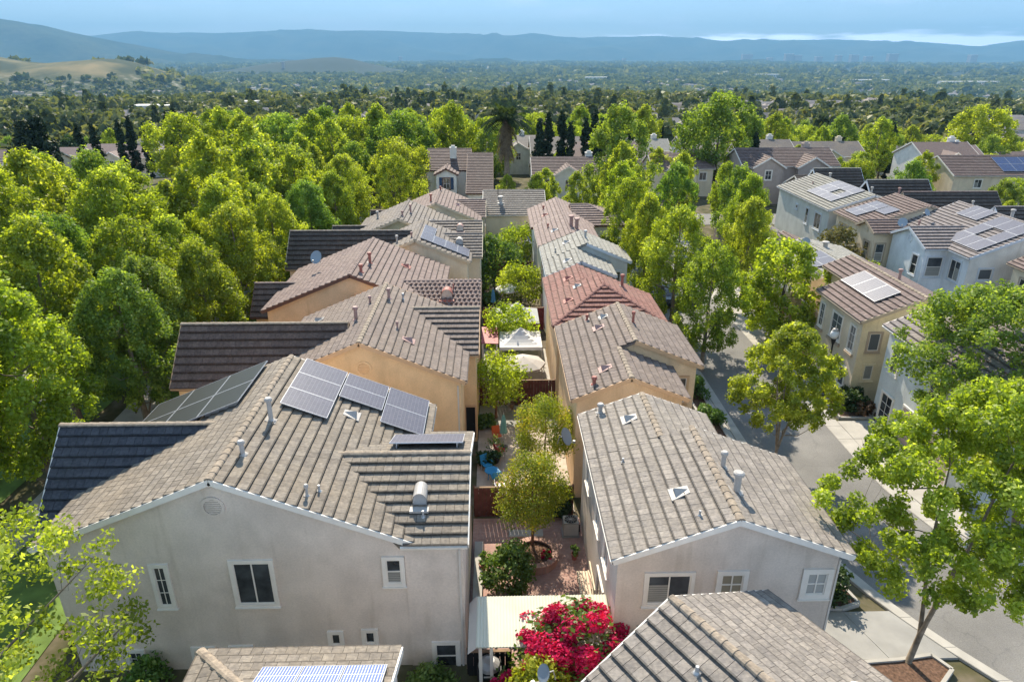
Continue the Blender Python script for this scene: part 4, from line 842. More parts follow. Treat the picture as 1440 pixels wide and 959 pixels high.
def mountains(name, D0, depth, prof, scale, seed, mat, lo=-119):
    rng = np.random.default_rng(seed); azs = np.linspace(-46, 52, 300); pr = np.interp(azs, [p[0] for p in prof], [p[1] for p in prof])
    ph = rng.uniform(0, 6.28, 40)
    def nz(a, r): 
        v = 0
        for k in range(18): fr = 0.35*1.33**k; v = v+np.sin(a*fr+ph[k]+2.2*np.sin(r*(1.7+0.8*k)+ph[k+14]))/(1.33**k)**0.9
        return v
    rows = 26; V = np.zeros((rows, len(azs), 3))
    for j in range(rows):
        t = j/(rows-1); D = D0+depth*t; sh = math.sin(min(1, t/0.75)*math.pi/2)**1.15 if t <= .75 else 1-((t-.75)/.25)*.5
        top = CAM_H+D*np.tan(np.radians(pr)); z = lo+(top-lo)*sh+nz(azs, t*2.2)*scale*(0.25+0.75*math.sin(math.pi*min(1, t/0.75)))*(0.42 if 0.66 < t < .84 else 1)
        V[j, :, 0] = np.sin(np.radians(azs))*D; V[j, :, 1] = np.cos(np.radians(azs))*D; V[j, :, 2] = z
    V[0, :, 2] = lo-20; n = len(azs)
    F = np.array([(j*n+i, j*n+i+1, (j+1)*n+i+1, (j+1)*n+i) for j in range(rows-1) for i in range(n-1)])
    me = quadmesh(name, V.reshape(-1, 3), F); me.materials.append(mat); me.shade_smooth(); return tag(link(name, me), kind='structure')
def mtn_mat(name, a, b_):
    m, nt, b = newmat(name); f = noise(nt, 0.0016, 8); g = noise(nt, 0.012, 6)
    c = ramp(nt, f, [(0.35, a), (0.65, b_)]); c = mixcol(nt, 1.0, c, ramp(nt, g, [(0.3, (0.7, 0.7, 0.7)), (0.7, (1.25, 1.25, 1.2))]), 'MULTIPLY')
    nt.links.new(c, b.inputs['Base Color']); b.inputs['Roughness'].default_value = 1.0; b.inputs['Specular IOR Level'].default_value = 0.0; return m
M_MTN = mtn_mat('mountain', (0.03, 0.045, 0.022), (0.075, 0.08, 0.04))
mountains('mountain_range', 15500, 5200, AZEL['back'], 62, 5, M_MTN)
mountains('mountain_spur', 9500, 2600, AZEL['front'], 30, 9, M_MTN)

# ---- flat ground sheets, street
def ribbon(name, pts, mat, z, kind='structure', parent=None, thick=None):
    b = MB(); n = len(pts); V = [(a[0], a[1], z) for a, c in pts]+[(c[0], c[1], z) for a, c in pts]
    b.add(V, [(i, n+i, n+i+1, i+1) for i in range(n-1)])
    if thick:
        W = [(x, y, zz-thick) for x, y, zz in V]; b.add(V+W, [(i+1, i, 2*n+i, 2*n+i+1) for i in range(n-1)]+[(n+i, n+i+1, 3*n+i+1, 3*n+i) for i in range(n-1)]+[(0, n, 3*n, 2*n), (n-1, 3*n-1, 4*n-1, 2*n-1)])
    o = b.build(name, mat, parent)
    if kind and not parent: o['kind'] = kind
    return o
def street_left(y):  # west kerb line
    return 15.2 + (0 if y > 30 else ((30-y)**2)*0.031)
def street_right(y):
    return 20.97 + (0 if y > 33 else ((33-y)**2)*0.0245)
YS = [110, 90, 70, 55, 45, 38, 34, 31, 29, 27, 25, 23, 21.5, 20, 18.5, 17, 15.5, 14, 12.5, 11]
ribbon('road', [((street_left(y), y), (street_right(y), y)) for y in YS], M_ASPH, 0.03)
ribbon('gutter_strip', [((street_right(y), y), (street_right(y)+1.0, y)) for y in YS], M_CONC, 0.045)
ribbon('kerb', [((street_left(y)-0.55, y), (street_left(y), y)) for y in YS], M_CONC, 0.10, thick=0.14)
ribbon('pavement', [((street_left(y)-1.9, y), (street_left(y)-0.56, y)) for y in YS if y > 24], M_CONC, 0.07, thick=0.1)
ribbon('house_forecourt', [((9, y), (street_left(y)-0.56, y)) for y in (17.5, 16, 14.5, 13, 11)], M_CONC, 0.06)
ribbon('driveway', [((12.6, y), (street_left(y)-0.56, y)) for y in (22.0, 21.3, 20.6, 20, 19.5)], M_CONCD, 0.065, thick=0.1)
ribbon('far_driveway', [((street_right(y)+1.0, y), (24.5 if y < 47 else 24.0, y)) for y in (38.2, 36, 34, 32, 30.8)], M_CONC, 0.06)
ribbon('far_pavement', [((street_right(y)+1.0, y), (24.6, y)) for y in (110, 60, 54, 50, 46, 42.0)], M_CONC, 0.055)
ribbon('east_pavement', [((street_right(y)+1.0, y), (street_right(y)+2.6, y)) for y in (30.7, 28, 25, 22, 19, 16, 13)], M_CONC, 0.06)
ribbon('east_yard', [((street_right(y)+2.6, y), (street_right(y)+16, y)) for y in (29.0, 26, 23, 20, 17, 14)], M_CONCD, 0.03)
ribbon('left_street', [((-39, y), (-31, y)) for y in (120, 20, -10)], M_ASPH, 0.03)
ribbon('left_pavement', [((-26.2+1.4*math.sin(y*.05), y), (-24.3+1.4*math.sin(y*.05), y)) for y in np.linspace(110, 14, 30)], M_CONC, 0.05)
ribbon('cross_street', [((-60, y), (60, y)) for y in (100.0, 93.0)], M_ASPH, 0.02)
M_LAWN = plain('lawn', (0.13, 0.20, 0.045), 1.0, var=0.3, vs_=1.2, bmp=.5)
ribbon('lawn', [((-24.2, y), (-18.2, y)) for y in (90, 40, 14)], M_LAWN, 0.02)
ribbon('verge_lawn', [((-31, y), (-26.4, y)) for y in (110, 40, 14)], M_LAWN, 0.012)
def slabs(poly, nu, nv, z, mat=M_CONC, parent=None, gap=0.012):
    (ax, ay), (bx_, by), (cx_, cy), (dx, dy) = poly
    P = lambda u, v: ((ax*(1-u)+bx_*u)*(1-v)+(dx*(1-u)+cx_*u)*v, (ay*(1-u)+by*u)*(1-v)+(dy*(1-u)+cy*u)*v)
    lu = math.hypot(bx_-ax, by-ay); lv = math.hypot(dx-ax, dy-ay); gu = gap/max(lu, .1); gv = gap/max(lv, .1)
    for i in range(nu):
        for j in range(nv):
            q = [P(i/nu+gu, j/nv+gv), P((i+1)/nu-gu, j/nv+gv), P((i+1)/nu-gu, (j+1)/nv-gv), P(i/nu+gu, (j+1)/nv-gv)]; zz = z+random.uniform(0, .003)
            b = MB(); b.add([(x, y, zz-.02) for x, y in q]+[(x, y, zz) for x, y in q], [(4, 5, 6, 7), (0, 1, 5, 4), (1, 2, 6, 5), (2, 3, 7, 6), (3, 0, 4, 7)]); b.build('paving_slab', mat, parent)
dv = bpy.data.objects['driveway']; slabs([(12.6, 19.5), (street_left(19.5)-.56, 19.5), (street_left(22)-.56, 22.0), (12.6, 22.0)], 2, 1, .08, M_CONCD, dv)
fd = bpy.data.objects['far_driveway']; slabs([(street_right(30.8)+1.0, 30.8), (24.5, 30.8), (24.5, 34.6), (street_right(34.6)+1.0, 34.6)], 1, 2, .075, M_CONC, fd); slabs([(street_right(36)+1.0, 36), (24.5, 36), (24.5, 38.2), (street_right(38.2)+1, 38.2)], 1, 1, .075, M_CONC, fd)
gs = bpy.data.objects['gutter_strip']; kb = bpy.data.objects['kerb']; pvm = bpy.data.objects['pavement']
for k in range(30):
    y0 = 12+k*1.6; y1 = y0+1.6
    slabs([(street_right(y0)+.02, y0), (street_right(y0)+.98, y0), (street_right(y1)+.98, y1), (street_right(y1)+.02, y1)], 1, 1, .06, M_CONC, gs)
    slabs([(street_left(y0)-.54, y0), (street_left(y0)-.01, y0), (street_left(y1)-.01, y1), (street_left(y1)-.54, y1)], 1, 1, .112, M_CONC, kb)
    if y0 > 24: slabs([(street_left(y0)-1.89, y0), (street_left(y0)-.57, y0), (street_left(y1)-.57, y1), (street_left(y1)-1.89, y1)], 1, 1, .083, M_CONC, pvm)
fcr = bpy.data.objects['house_forecourt']
for k in range(3): slabs([(9, 11.5+k*2), (street_left(11.5+k*2)-.56, 11.5+k*2), (street_left(13.5+k*2)-.56, 13.5+k*2), (9, 13.5+k*2)], 3, 1, .075, M_CONC, fcr)
def planter_bed(pts, name='planting_bed', zk=0.2):
    b = MB(); n = len(pts); 
    for i in range(n): b.bar((*pts[i], 0.1), (*pts[(i+1) % n], 0.1), 0.14, 0.22)
    k = b.build('kerb_edge', M_CONC); b = MB(); b.add([(x, y, 0.13) for x, y in pts], [tuple(range(n))]); o = b.build(name, M_MULCH); k.parent = o; o['kind'] = 'structure'; return o
planter_bed([(12.6, 22.3), (14.6, 22.1), (15.5, 22.4), (15.3, 23.4), (14.3, 24.4), (14.3, 31), (12.6, 31)])
planter_bed([(12.4, 19.2), (15.6, 19.4), (17.0, 19.6), (17.4, 18.9), (16.3, 18.0), (13, 17.6)])
planter_bed([(22.3, 38.5), (24.4, 38.4), (24.4, 41.0), (22.2, 41.0)])
planter_bed([(22.2, 35.2), (22.6, 34.9), (24.4, 34.7), (24.4, 35.9), (22.5, 35.9)])
planter_bed([(13.2, 34.8), (14.2, 34.8), (14.2, 50), (13.2, 50)])

# ---- distant houses between the trees
def suburb(label, X, Y, w=13, d=10, tile=T_A4, wall=S_WHITE, gables=1, ze=5.2, chim=True, rot_y=False, z0=None, trim=M_TRIM, name='distant_house'):
    g = float(ground_z(X, Y)) if z0 is None else z0; e = g+ze
    ms = [Mass('x' if not rot_y else 'y', X-w/2, X+w/2, Y-d/2, Y+d/2, e, 0.45, z0=g)]
    for k in range(gables):
        gx = X-w/2+w*(k+0.5)/gables+random.uniform(-.8, .8); gw = min(w/gables*0.36, 2.4)
        ms.append(Mass('y', gx-gw, gx+gw, Y-d/2-1.2, Y-d/2+0.2, e-0.1, 0.6, ry0=Y-d/2-1.5, ry1=Y-0.8, z0=g))
    h = House(name, label, 'house', ms, tile, wall, trim, near=1 if Y < 125 else 0)
    for m in ms[1:]: h.window('S', m.y0, (m.x0+m.x1)/2-.6, (m.x0+m.x1)/2+.6, e-2.0, e-0.4, 'grid', tw=.12)
    for k in range(3):
        wx = X-w/2+w*(k+0.5)/3
        if all(not (m.x0-0.9 < wx < m.x1+0.9) for m in ms[1:]): h.window('S', Y-d/2, wx-.7, wx+.7, e-2.0, e-0.5, 'slider', tw=.12)
    if chim: h.chimney(X+w*0.28, Y+1, 1.0, .55)
    return h
H1 = House('white_walled_house', 'two-storey house beyond the gardens with blue shutters on its white gable', 'house', [
    Mass('x', -10.4, -4.0, 106.0, 117.0, 5.6, 0.42, z0=-.2), Mass('x', -4.0, -.6, 99, 117, 3.4, 0.45, z0=-.2, ridge=108.4),
    Mass('y', -8.8, -5.8, 103.0, 106.0, 5.4, 0.5, ry1=110, z0=-.2)], T_R1, S_WHITE, M_BROWNTRIM, near=1)
H1.window('S', 103.0, -7.9, -6.7, 3.2, 5.0, 'grid'); H1.chimney(-6.5, 109, 1.5, .5)
for a in (-8.35, -6.65):
    b = MB(); b.box(a, 102.93, 3.2, a+.42, 103, 5.0); H1.put(b, 'shutter', plain('shutter_blue', (0.03, 0.06, 0.12), .6))
suburb('house with a hipped mauve roof and arched front gable behind the palm', 12.0, 114, 12, 9, T_R1, S_WHITE, 1, ze=4.2)
suburb('house with grey-pink roof right behind the mauve hip-roofed one', 14.0, 139, 14, 11, T_A4, S_CREAM, 1)
suburb('small cottage-like house glimpsed left of the cypress row', 2.0, 150, 13, 10, T_AW, S_WHITE, 2)
h3 = suburb('taupe house with a tall front gable and chimney left of the grey-blue long house', 46.5, 113, 15, 9, T_R1, S_TAUPE, 2, ze=5.8)
suburb('taupe porch wing below the tall front gable, left of the grey-blue house', 48.5, 101.5, 8, 7, T_DK, S_TAUPE, 1, ze=3.6, chim=False, z0=0)
suburb('brownish roofed house just left of the taupe gabled house', 31.0, 118, 10, 8, T_F, S_CREAM, 1, ze=4.6)
suburb('white house with a line of roof vents on a pale roof', 30.0, 146, 11, 8, T_E, S_WHITE, 0)
suburb('pale grey house with white gable behind the big round tree', 40.0, 132, 10, 9, T_AW, S_WHITE, 1)
suburb('grey roofed house with three white gables behind the taupe one', 51.0, 141, 16, 10, T_A4, S_WHITE, 3)
suburb('long grey roofed house right of the three white gables', 66.0, 142, 15, 10, T_A4, S_CREAM, 1)
suburb('white two-storey house with dark windows in the right distance', 83.0, 130, 10, 11, T_R1, S_WHITE, 1, ze=6)
h7 = suburb('brown roofed house with a blue-black solar array among the right-hand trees', 84.0, 112, 24, 10, T_R1, S_BEIGE, 0)
h7.solar('S', 80, 93, 107.6, 111.3, 6, 2, mat=plain('solar_deep_blue', (0.02, 0.03, 0.10), .2, spec=.8))
suburb('grey house with twin front gables in the far right', 107.0, 172, 20, 11, T_A4, S_WHITE, 2)
suburb('tan roofed house with red trim below the twin gabled one', 96.0, 150, 15, 11, T_F, S_WHITE, 1)
suburb('pale blue-grey house in the far right beside a round tree', 122.0, 186, 14, 10, T_AW, S_BLUE, 1)
suburb('pink-brown roofed house near the right edge of the picture', 142.0, 190, 16, 10, T_F, S_CREAM, 1)
suburb('taupe house with pale walls right of the solar-roofed one', 118.0, 150, 18, 11, T_R1, S_CREAM, 1)
suburb('house with big pinkish roof at the far left edge', -87.0, 128, 16, 12, T_R1, S_CREAM, 1)
suburb('mauve roofed house with dormer left of the first cypresses', -112.0, 190, 18, 12, T_F, S_WHITE, 2)
suburb('rose roofed house between the two cypress groups', -90.0, 172, 15, 11, T_F, S_CREAM, 1)
suburb('grey house with white gable stripes right of the cypresses', -72.0, 166, 15, 10, T_AW, S_WHITE, 2)
suburb('taupe roof peeking out at the left edge below the first house', -84.0, 112, 14, 10, T_R2, S_WHITE, 1)
HP = [(8, 178), (28, 186), (52, 176), (70, 190), (-22, 158), (-12, 185), (90, 205), (128, 222), (160, 215), (20, 128), (60, 160), (148, 170)]
HO = sorted(range(12), key=lambda k: math.atan2(*HP[k])); HW = {k: ('leftmost', 'second from left', 'third from left', 'fourth from left', 'fifth from left', 'sixth from left', 'seventh from left', 'eighth from left', 'ninth from left', 'tenth from left', 'eleventh from left', 'rightmost')[j] for j, k in enumerate(HO)}
for i, (X, Y) in enumerate(((8, 178), (28, 186), (52, 176), (70, 190), (-22, 158), (-12, 185), (90, 205), (128, 222), (160, 215), (20, 128), (60, 160), (148, 170))):
    suburb('small pale house, %s of those mostly hidden by the distant trees' % HW[i], X, Y, 13, 10, random.choice([T_A4, T_F, T_AW, T_R1]), random.choice([S_WHITE, S_CREAM]), random.choice([1, 2])).root['group'] = 'pale houses hidden among the distant trees'

# ------------------------------------------------------------------ vegetation
L_PLANE = leafmat('leaf_plane', (0.11, 0.16, 0.018), (0.335, 0.40, 0.035), 0.6, (0.54, 0.60, 0.14), hue=0.012)
L_GREEN = leafmat('leaf_green', (0.07, 0.125, 0.02), (0.24, 0.33, 0.05), 0.5, (0.42, 0.50, 0.12), hue=0.02)
L_OLIVE = leafmat('leaf_yellow_olive', (0.09, 0.13, 0.012), (0.31, 0.34, 0.03), 0.45, (0.50, 0.36, 0.06), hue=0.01)
L_DARK = leafmat('leaf_dark', (0.018, 0.04, 0.012), (0.05, 0.09, 0.025), 0.25, (0.12, 0.16, 0.06), hue=0.02)
L_SHRUB = leafmat('leaf_shrub', (0.05, 0.10, 0.02), (0.15, 0.25, 0.05), 0.4, (0.25, 0.33, 0.12), hue=0.015)
L_LIME = leafmat('leaf_lime', (0.14, 0.20, 0.015), (0.36, 0.38, 0.03), 0.45, (0.5, 0.5, 0.06), hue=0.005)
L_CYP = leafmat('leaf_cypress', (0.010, 0.022, 0.010), (0.025, 0.045, 0.018), 0.1, hue=0.01)
L_FAR = leafmat('leaf_far', (0.035, 0.055, 0.02), (0.16, 0.17, 0.06), 0.3, (0.34, 0.30, 0.12), hue=0.0)
L_BOUG = leafmat('bougainvillea_bract', (0.30, 0.004, 0.05), (0.72, 0.015, 0.13), 0.35, (0.85, 0.06, 0.22), hue=0.0)
L_ORANGE = leafmat('flower_orange', (0.45, 0.08, 0.01), (0.6, 0.2, 0.03), 0.3, hue=0.0)
L_PALM = leafmat('leaf_palm', (0.03, 0.05, 0.02), (0.08, 0.11, 0.04), 0.25, hue=0.0)
L_FROND = leafmat('dead_frond', (0.10, 0.07, 0.04), (0.20, 0.15, 0.09), 0.2, hue=0.0)

def leaf_quads(cent, nrm, size, rng, aspect=0.75):
    """cent (n,3) nrm (n,3) size (n,) -> verts,faces of bent pointed leaves (one quad each)"""
    n = len(cent); r = rng.normal(size=(n, 3)); t = np.cross(nrm, r); t /= np.linalg.norm(t, axis=1)[:, None]+1e-9; b = np.cross(nrm, t)
    s = size[:, None]; V = np.empty((n, 4, 3))
    V[:, 0] = cent-t*s*0.55; V[:, 1] = cent+b*s*aspect*0.5-nrm*s*0.10; V[:, 2] = cent+t*s*0.6; V[:, 3] = cent-b*s*aspect*0.5-nrm*s*0.10
    return V.reshape(-1, 3), np.arange(n*4).reshape(-1, 4)
def crown_points(rng, H, cb, rad, ncl, shape='oval', lean=(0, 0)):
    """clump centres and radii through a crown's volume with an uneven outline"""
    C = []; k = 0; lobes = [(rng.uniform(0, 6.28), rng.uniform(.1, .95), rng.uniform(0.7, 1.15)) for _ in range(9)]
    while len(C) < ncl and k < ncl*60:
        k += 1; t = rng.uniform(0, 1)**0.9; a = rng.uniform(0, 6.28)
        if shape == 'oval': env = math.sin(math.pi*min(1, (t*0.86+0.14)))**0.62
        elif shape == 'round': env = math.sqrt(max(0, 1-(2*t-0.9)**2/1.25))
        elif shape == 'cone': env = (1-t)**0.55*min(1, t*7+0.35)
        else: env = min(1, t*3+0.3)*math.sqrt(max(0, 1-t*t))
        m = 1.0
        for (la, lt, lw) in lobes: 
            dd = abs((a-la+math.pi) % (2*math.pi)-math.pi); m += (lw-0.9)*math.exp(-(dd/0.6)**2-((t-lt)/0.16)**2)*1.3
        q = rng.uniform(0.12, 1)**0.42; r = rad*env*m*q
        p = np.array([r*math.cos(a)+lean[0]*t, r*math.sin(a)+lean[1]*t, cb+(H-cb)*t])
        if all(np.linalg.norm(p-c) > 0.42*rad*0.5 for c in C[-40:]) or rng.uniform() < 0.3: C.append(p)
    return np.array(C)
def make_tree(seed, H, cb, rad, ncl, nleaf, ls, leaf, barkm, shape='oval', limbs=7, clr=None, lean=(0, 0), tr=None, multi=0, up=0.35, n_ring=7, vst=1.0):
    n_ring = n_ring
    rng = np.random.default_rng(seed); C = crown_points(rng, H, cb, rad, ncl, shape, lean)
    clr = clr or rad*0.30; cs = clr*rng.uniform(0.6, 1.25, len(C))
    per = np.maximum(4, (nleaf*cs**2/np.sum(cs**2)).astype(int)); idx = np.repeat(np.arange(len(C)), per); n = len(idx)
    d = rng.normal(size=(n, 3)); d /= np.linalg.norm(d, axis=1)[:, None]; rr = rng.uniform(0.1, 1.15, n)**0.6
    P = C[idx]+d*(cs[idx]*rr)[:, None]*np.array([1.0, 1.0, vst])
    nrm = d*0.8+rng.normal(size=(n, 3))*0.75+np.array([0, 0, up]); nrm /= np.linalg.norm(nrm, axis=1)[:, None]
    size = ls*rng.uniform(0.6, 1.35, n); V, F = leaf_quads(P, nrm, size, rng)
    ct = rng.uniform(0, 0.55, len(C)); tint = np.clip(ct[idx]+rng.uniform(0, 0.5, n), 0, 1)
    cm = quadmesh('crown', V, F, tint); cm.materials.append(leaf)
    b = MB(); tr = tr or H*0.016+0.04; nodes = []
    stems = 1 if not multi else multi
    for s_ in range(stems):
        a = 6.28*s_/max(1, stems)+rng.uniform(-.3, .3); sp = 0 if stems == 1 else rad*0.42; T0 = 0.16
        pts = []; K = 7; top = cb+(H-cb)*(0.86 if stems == 1 else 0.72)
        for k in range(K+1):
            t = k/K; pts.append((math.cos(a)*sp*max(0, t-.14)**0.9+lean[0]*t*.8+rng.normal()*0.05*t*rad*0.5, math.sin(a)*sp*max(0, t-.14)**0.9+lean[1]*t*.8+rng.normal()*0.05*t*rad*.5, top*t))
        R0 = tr if stems == 1 else tr*0.5
        b.tube(pts, [R0*(1.25 if k == 0 else 1)*(1-0.86*(k/K)) for k in range(K+1)], n_ring+1)
        for k in range(1, K+1): nodes.append((np.array(pts[k]), R0*(1-0.86*(k/K)), k/K))
    order = rng.permutation(len(C))[:limbs*3]
    for q, ci in enumerate(order):
        tgt = C[ci]; cand = [nd for nd in nodes if nd[0][2] < tgt[2]-0.15*rad] or nodes[:2]
        base = min(cand, key=lambda nd: np.linalg.norm(nd[0]-tgt)+0.35*abs(nd[0][2]-(tgt[2]-rad*0.5)))
        p0 = base[0]; mid = (p0+tgt)/2+rng.normal(size=3)*0.06*rad+np.array([0, 0, -0.08*rad])
        r0 = min(base[1]*0.6, tr*0.42) if q < limbs else min(base[1]*0.35, tr*0.2)
        b.tube([p0, p0*.6+mid*.4+rng.normal(size=3)*.03*rad, mid, mid*.4+tgt*.6, tgt], [r0, r0*.8, r0*.62, r0*.4, r0*.15], 5, cap=False)
        if q < limbs: nodes.append((mid, r0*.62, .6)); nodes.append((mid*.4+tgt*.6, r0*.4, .8))
    tm = b.mesh('trunk', True); tm.materials.append(barkm)
    return tm, cm
def tree(name, label, v, x, y, s=1.0, rz=None, group=None, cat='tree', z=None, sz=None):
    zz = float(ground_z(x, y)) if z is None else z
    rt = empty(name, (x, y, zz), label, cat, group, rz if rz is not None else random.uniform(0, 6.28)); rt.scale = (s, s, s*(sz or 1))
    if v[0]: link('trunk', v[0], rt)
    link('crown', v[1], rt)
    if group: ORD.setdefault(group, []).append(rt)
    return rt
ORD = {}
PL = [make_tree(20+i, 13.0, 3.2, 3.3+0.3*(i % 3), 150, 24000, 0.19, L_GREEN if i == 3 else L_PLANE, M_BARK, 'oval', 10, clr=0.56, vst=1.3) for i in range(4)]
PLF = [make_tree(40+i, 13.0, 2.6, 3.7+0.4*(i % 3), 125, 12500, 0.29, L_GREEN if i == 2 else L_PLANE, M_BARK, 'oval', 6, clr=0.64, vst=1.35) for i in range(4)]
RND = [make_tree(60+i, 12.0, 2.0, 5.2, 130, 13000, 0.34, L_GREEN if i == 1 else L_PLANE, M_BARKD, 'round', 6, clr=0.9, vst=1.1) for i in range(3)]
HERO = make_tree(81, 11.3, 4.7, 3.9, 230, 58000, 0.135, L_PLANE, M_BARK, 'oval', 22, clr=0.43, lean=(2.7, 0.5), multi=3, tr=0.20)
HERO2 = make_tree(82, 9.2, 3.2, 2.9, 130, 26000, 0.15, L_PLANE, M_BARK, 'oval', 14, clr=0.42, multi=3, tr=0.17)
AIRY = make_tree(83, 9.4, 2.0, 4.2, 150, 15000, 0.11, L_PLANE, M_BARK, 'oval', 24, clr=0.42, tr=0.2)
DRK = [make_tree(90+i, 11, 1.2, 4.0, 60, 4200, 0.6, L_DARK, M_BARKD, 'round', 5, clr=1.3) for i in range(2)]

# hero trees near the camera
tree('street_tree', 'large bright green tree with pale forked limbs at the lower right kerb', HERO, 15.9, 19.3, 1.0, rz=0.35)
tree('street_tree', 'mid-sized bushy tree leaning over the street behind the pale grey roof', HERO2, 16.0, 33.3, .93, rz=2.0)
BIGR = make_tree(84, 10.2, 3.6, 4.3, 140, 34000, .165, L_GREEN, M_BARK, 'round', 14, clr=.62)
tree('street_tree', 'wide spreading tree in front of the pale blue corner house', BIGR, 26.6, 33.2, 1.0, rz=1.9, z=0.0)
tree('street_tree', 'tree at the right edge overlapping the lower street', HERO2, 24.2, 25.6, 1.02, rz=4.0)
tree('garden_tree', 'airy light green tree sprawling across the lower left corner in front of the grey wall', AIRY, -14.4, 13.7, 1.2, rz=0.9)
tree('garden_tree', 'second airy tree filling the bottom left corner', AIRY, -13.6, 9.8, 1.0, rz=2.6)
tree('street_tree', 'tall double-trunked tree between the pale grey roof and the low beige house', PL[2], 15.3, 46.0, 0.74, rz=3.6)
tree('street_tree', 'dark green rounded tree left of the solar array on the low beige house', RND[0], 22.6, 50.5, 0.7, rz=1.0)
tree('street_tree', 'tall slim street tree beyond the red-tiled house', PL[1], 14.6, 53.0, 0.82, rz=0.2)
# street trees beyond
k = 0
for x, y, s in ((13.4, 59, .85), (22.9, 60, .8), (13.4, 68, .85), (14.0, 76, .85), (25.8, 69, .85), (15.6, 81, 1.02), (22, 83, .98), (10.5, 88, .8), (5.6, 92, .72), (16.5, 91, 1.12), (28, 78, .8), (24.6, 91, 1.0), (31, 92, .85), (1.6, 97, .62)):
    tree('street_tree', 'leafy street tree in the green mass beyond the pale grey roof', PL[k % 4] if y < 75 else PLF[k % 4], x, y, s*(.84 if y < 80 else .66), sz=1.14, group='street trees behind the right row of houses'); k += 1
# left grove
taken = []
def spot(x, y, m):
    for a, b_ in taken:
        if (a-x)**2+(b_-y)**2 < m*m: return False
    taken.append((x, y)); return True
foot = []
for o in list(COL.objects):
    pass
for i, (x, y, s) in enumerate(((-20.3, 45.5, .78), (-20.6, 53, .85), (-19.8, 60, .82), (-18.4, 67.5, .8), (-17.2, 73.5, .8), (-17.5, 80, .85), (-12.5, 86, .8))):
    tree('verge_tree', 'pale green tree %s along the back of the left row houses' % ('nearest the camera', 'second', 'third', 'fourth', 'fifth', 'sixth', 'farthest')[i], PL[i % 4], x, y, s); taken.append((x, y))
for i, (x, y, s) in enumerate(((-22.8, 30.0, .95), (-25.6, 24.5, 1.0), (-28.0, 32.5, 1.05), (-21.6, 37.4, .82), (-27.2, 39.5, 1.0), (-29.2, 25.2, 1.05), (-25.2, 46.0, .9))):
    tree('grove_tree', 'tall leafy tree at the near left, %s beside the dark wing roofs' % ('closest', 'second closest', 'third closest', 'fourth closest', 'fifth closest', 'sixth closest', 'farthest')[i], PL[i % 4], x, y, s); taken.append((x, y))
grv = 0; rngt = np.random.default_rng(5)
for it in range(5200):
    x = rngt.uniform(-92, -19.6); y = rngt.uniform(17, 118)
    if x < -y*0.86-9 or -39.5 < x < -30.6 or (y < 34 and x > -22.5) or (92 < y < 101): continue
    if -96 < x < -76 and 104 < y < 126: continue
    if not spot(x, y, 4.2): continue
    s = rngt.uniform(0.78, 1.12)*(0.88 if x < -45 else 1.0)*(0.85 if x > -24 else 1)
    if y > 95 or x < -64: s *= .88
    if x < -0.36*y-6 and y > 76: continue
    v = PL[grv % 4] if y < 62 else PLF[grv % 4]
    if y > 80 and grv % 5 == 0: v = RND[grv % 3]; s *= .9
    tree('grove_tree', 'bright green tree in the dense grove filling the left of the picture', v, x, y, s, group='trees of the dense grove on the left'); grv += 1
for it in range(2600):
    x = rngt.uniform(-56, 0); y = rngt.uniform(84, 165)
    if -13.5 < x < 1 and y < 121: continue
    if -12 < x+0.0 and y < 100 or (92 < y < 101) or (x < -19 and y < 118): continue
    if any(abs(x-a) < 9 and -14 < y-b_ < 8 for a, b_ in ((2, 150), (-22, 158), (-12, 185), (-72, 166))): continue
    if not spot(x, y, 6.5): continue
    tree('grove_tree', 'green tree in the band of woods beyond the left row of houses', (PLF+RND)[grv % 7], x, y, rngt.uniform(0.8, 1.08), group='trees of the wooded band beyond the left row'); grv += 1
HS = [(12, 112), (14, 139), (2, 150), (46.5, 113), (48.5, 101), (29, 107), (34, 148), (40, 132), (51, 141), (66, 142), (83, 130), (84, 112), (107, 172), (96, 150), (122, 186), (142, 190), (118, 150), (-87, 128), (-112, 190), (-90, 172), (-72, 166), (-84, 112)]
rt_n = 0
for it in range(5200):
    y = rngt.uniform(72, 235); x = rngt.uniform(0.0, y*0.86+6)
    if y < 92 and x < 56: continue
    if x < 36 and y < 98: continue
    if any(abs(x-a*(y/b_)) < 10 and -13 < y-b_ < 7 for a, b_ in HS): continue
    lowt = any(abs(x-a*(y/b_)) < 9 and -34 < y-b_ <= -13 for a, b_ in HS)
    if not spot(x, y, 7.4 if y < 130 else 9): continue
    if x < 40 and 104 < y < 135 and rngt.uniform() < .45: continue
    if y > 130 and rngt.uniform() < 0.4: continue
    v = RND[rt_n % 3] if rt_n % 3 == 0 else PLF[rt_n % 4]
    if lowt and rngt.uniform() < .4: continue
    s = rngt.uniform(0.42, 0.6) if lowt else rngt.uniform(0.6, 0.85) if y < 125 else rngt.uniform(.75, 1.1)
    tree('suburb_tree', 'green tree standing among the houses right of centre', v, x, y, s, group='trees among the houses on the right'); rt_n += 1
for it in range(1400):
    y = rngt.uniform(120, 235); x = rngt.uniform(-y*0.84, -20)
    if any(abs(x-a) < 10.5 and -20 < y-b_ < 8 for a, b_ in HS): continue
    if not spot(x, y, 9): continue
    if x < -0.3*y and (y < 175 or rngt.uniform() < 0.4): continue
    v = (DRK[rt_n % 2] if rt_n % 3 == 0 else PLF[rt_n % 4]); tree('suburb_tree', 'tree in the woods of the left middle distance', v, x, y, rngt.uniform(.7, 1.0), group='trees of the left middle distance'); rt_n += 1
big = tree('round_tree', 'big dark round tree behind the taupe gabled house', RND[1], 38.5, 121, 1.28)
tree('round_tree', 'large rounded tree behind the far right twin-gabled house', RND[2], 120, 172, 1.45)
tree('broad_tree', 'very tall leafy tree standing above the street trees right of centre', PLF[2], 17.5, 99, 1.15)
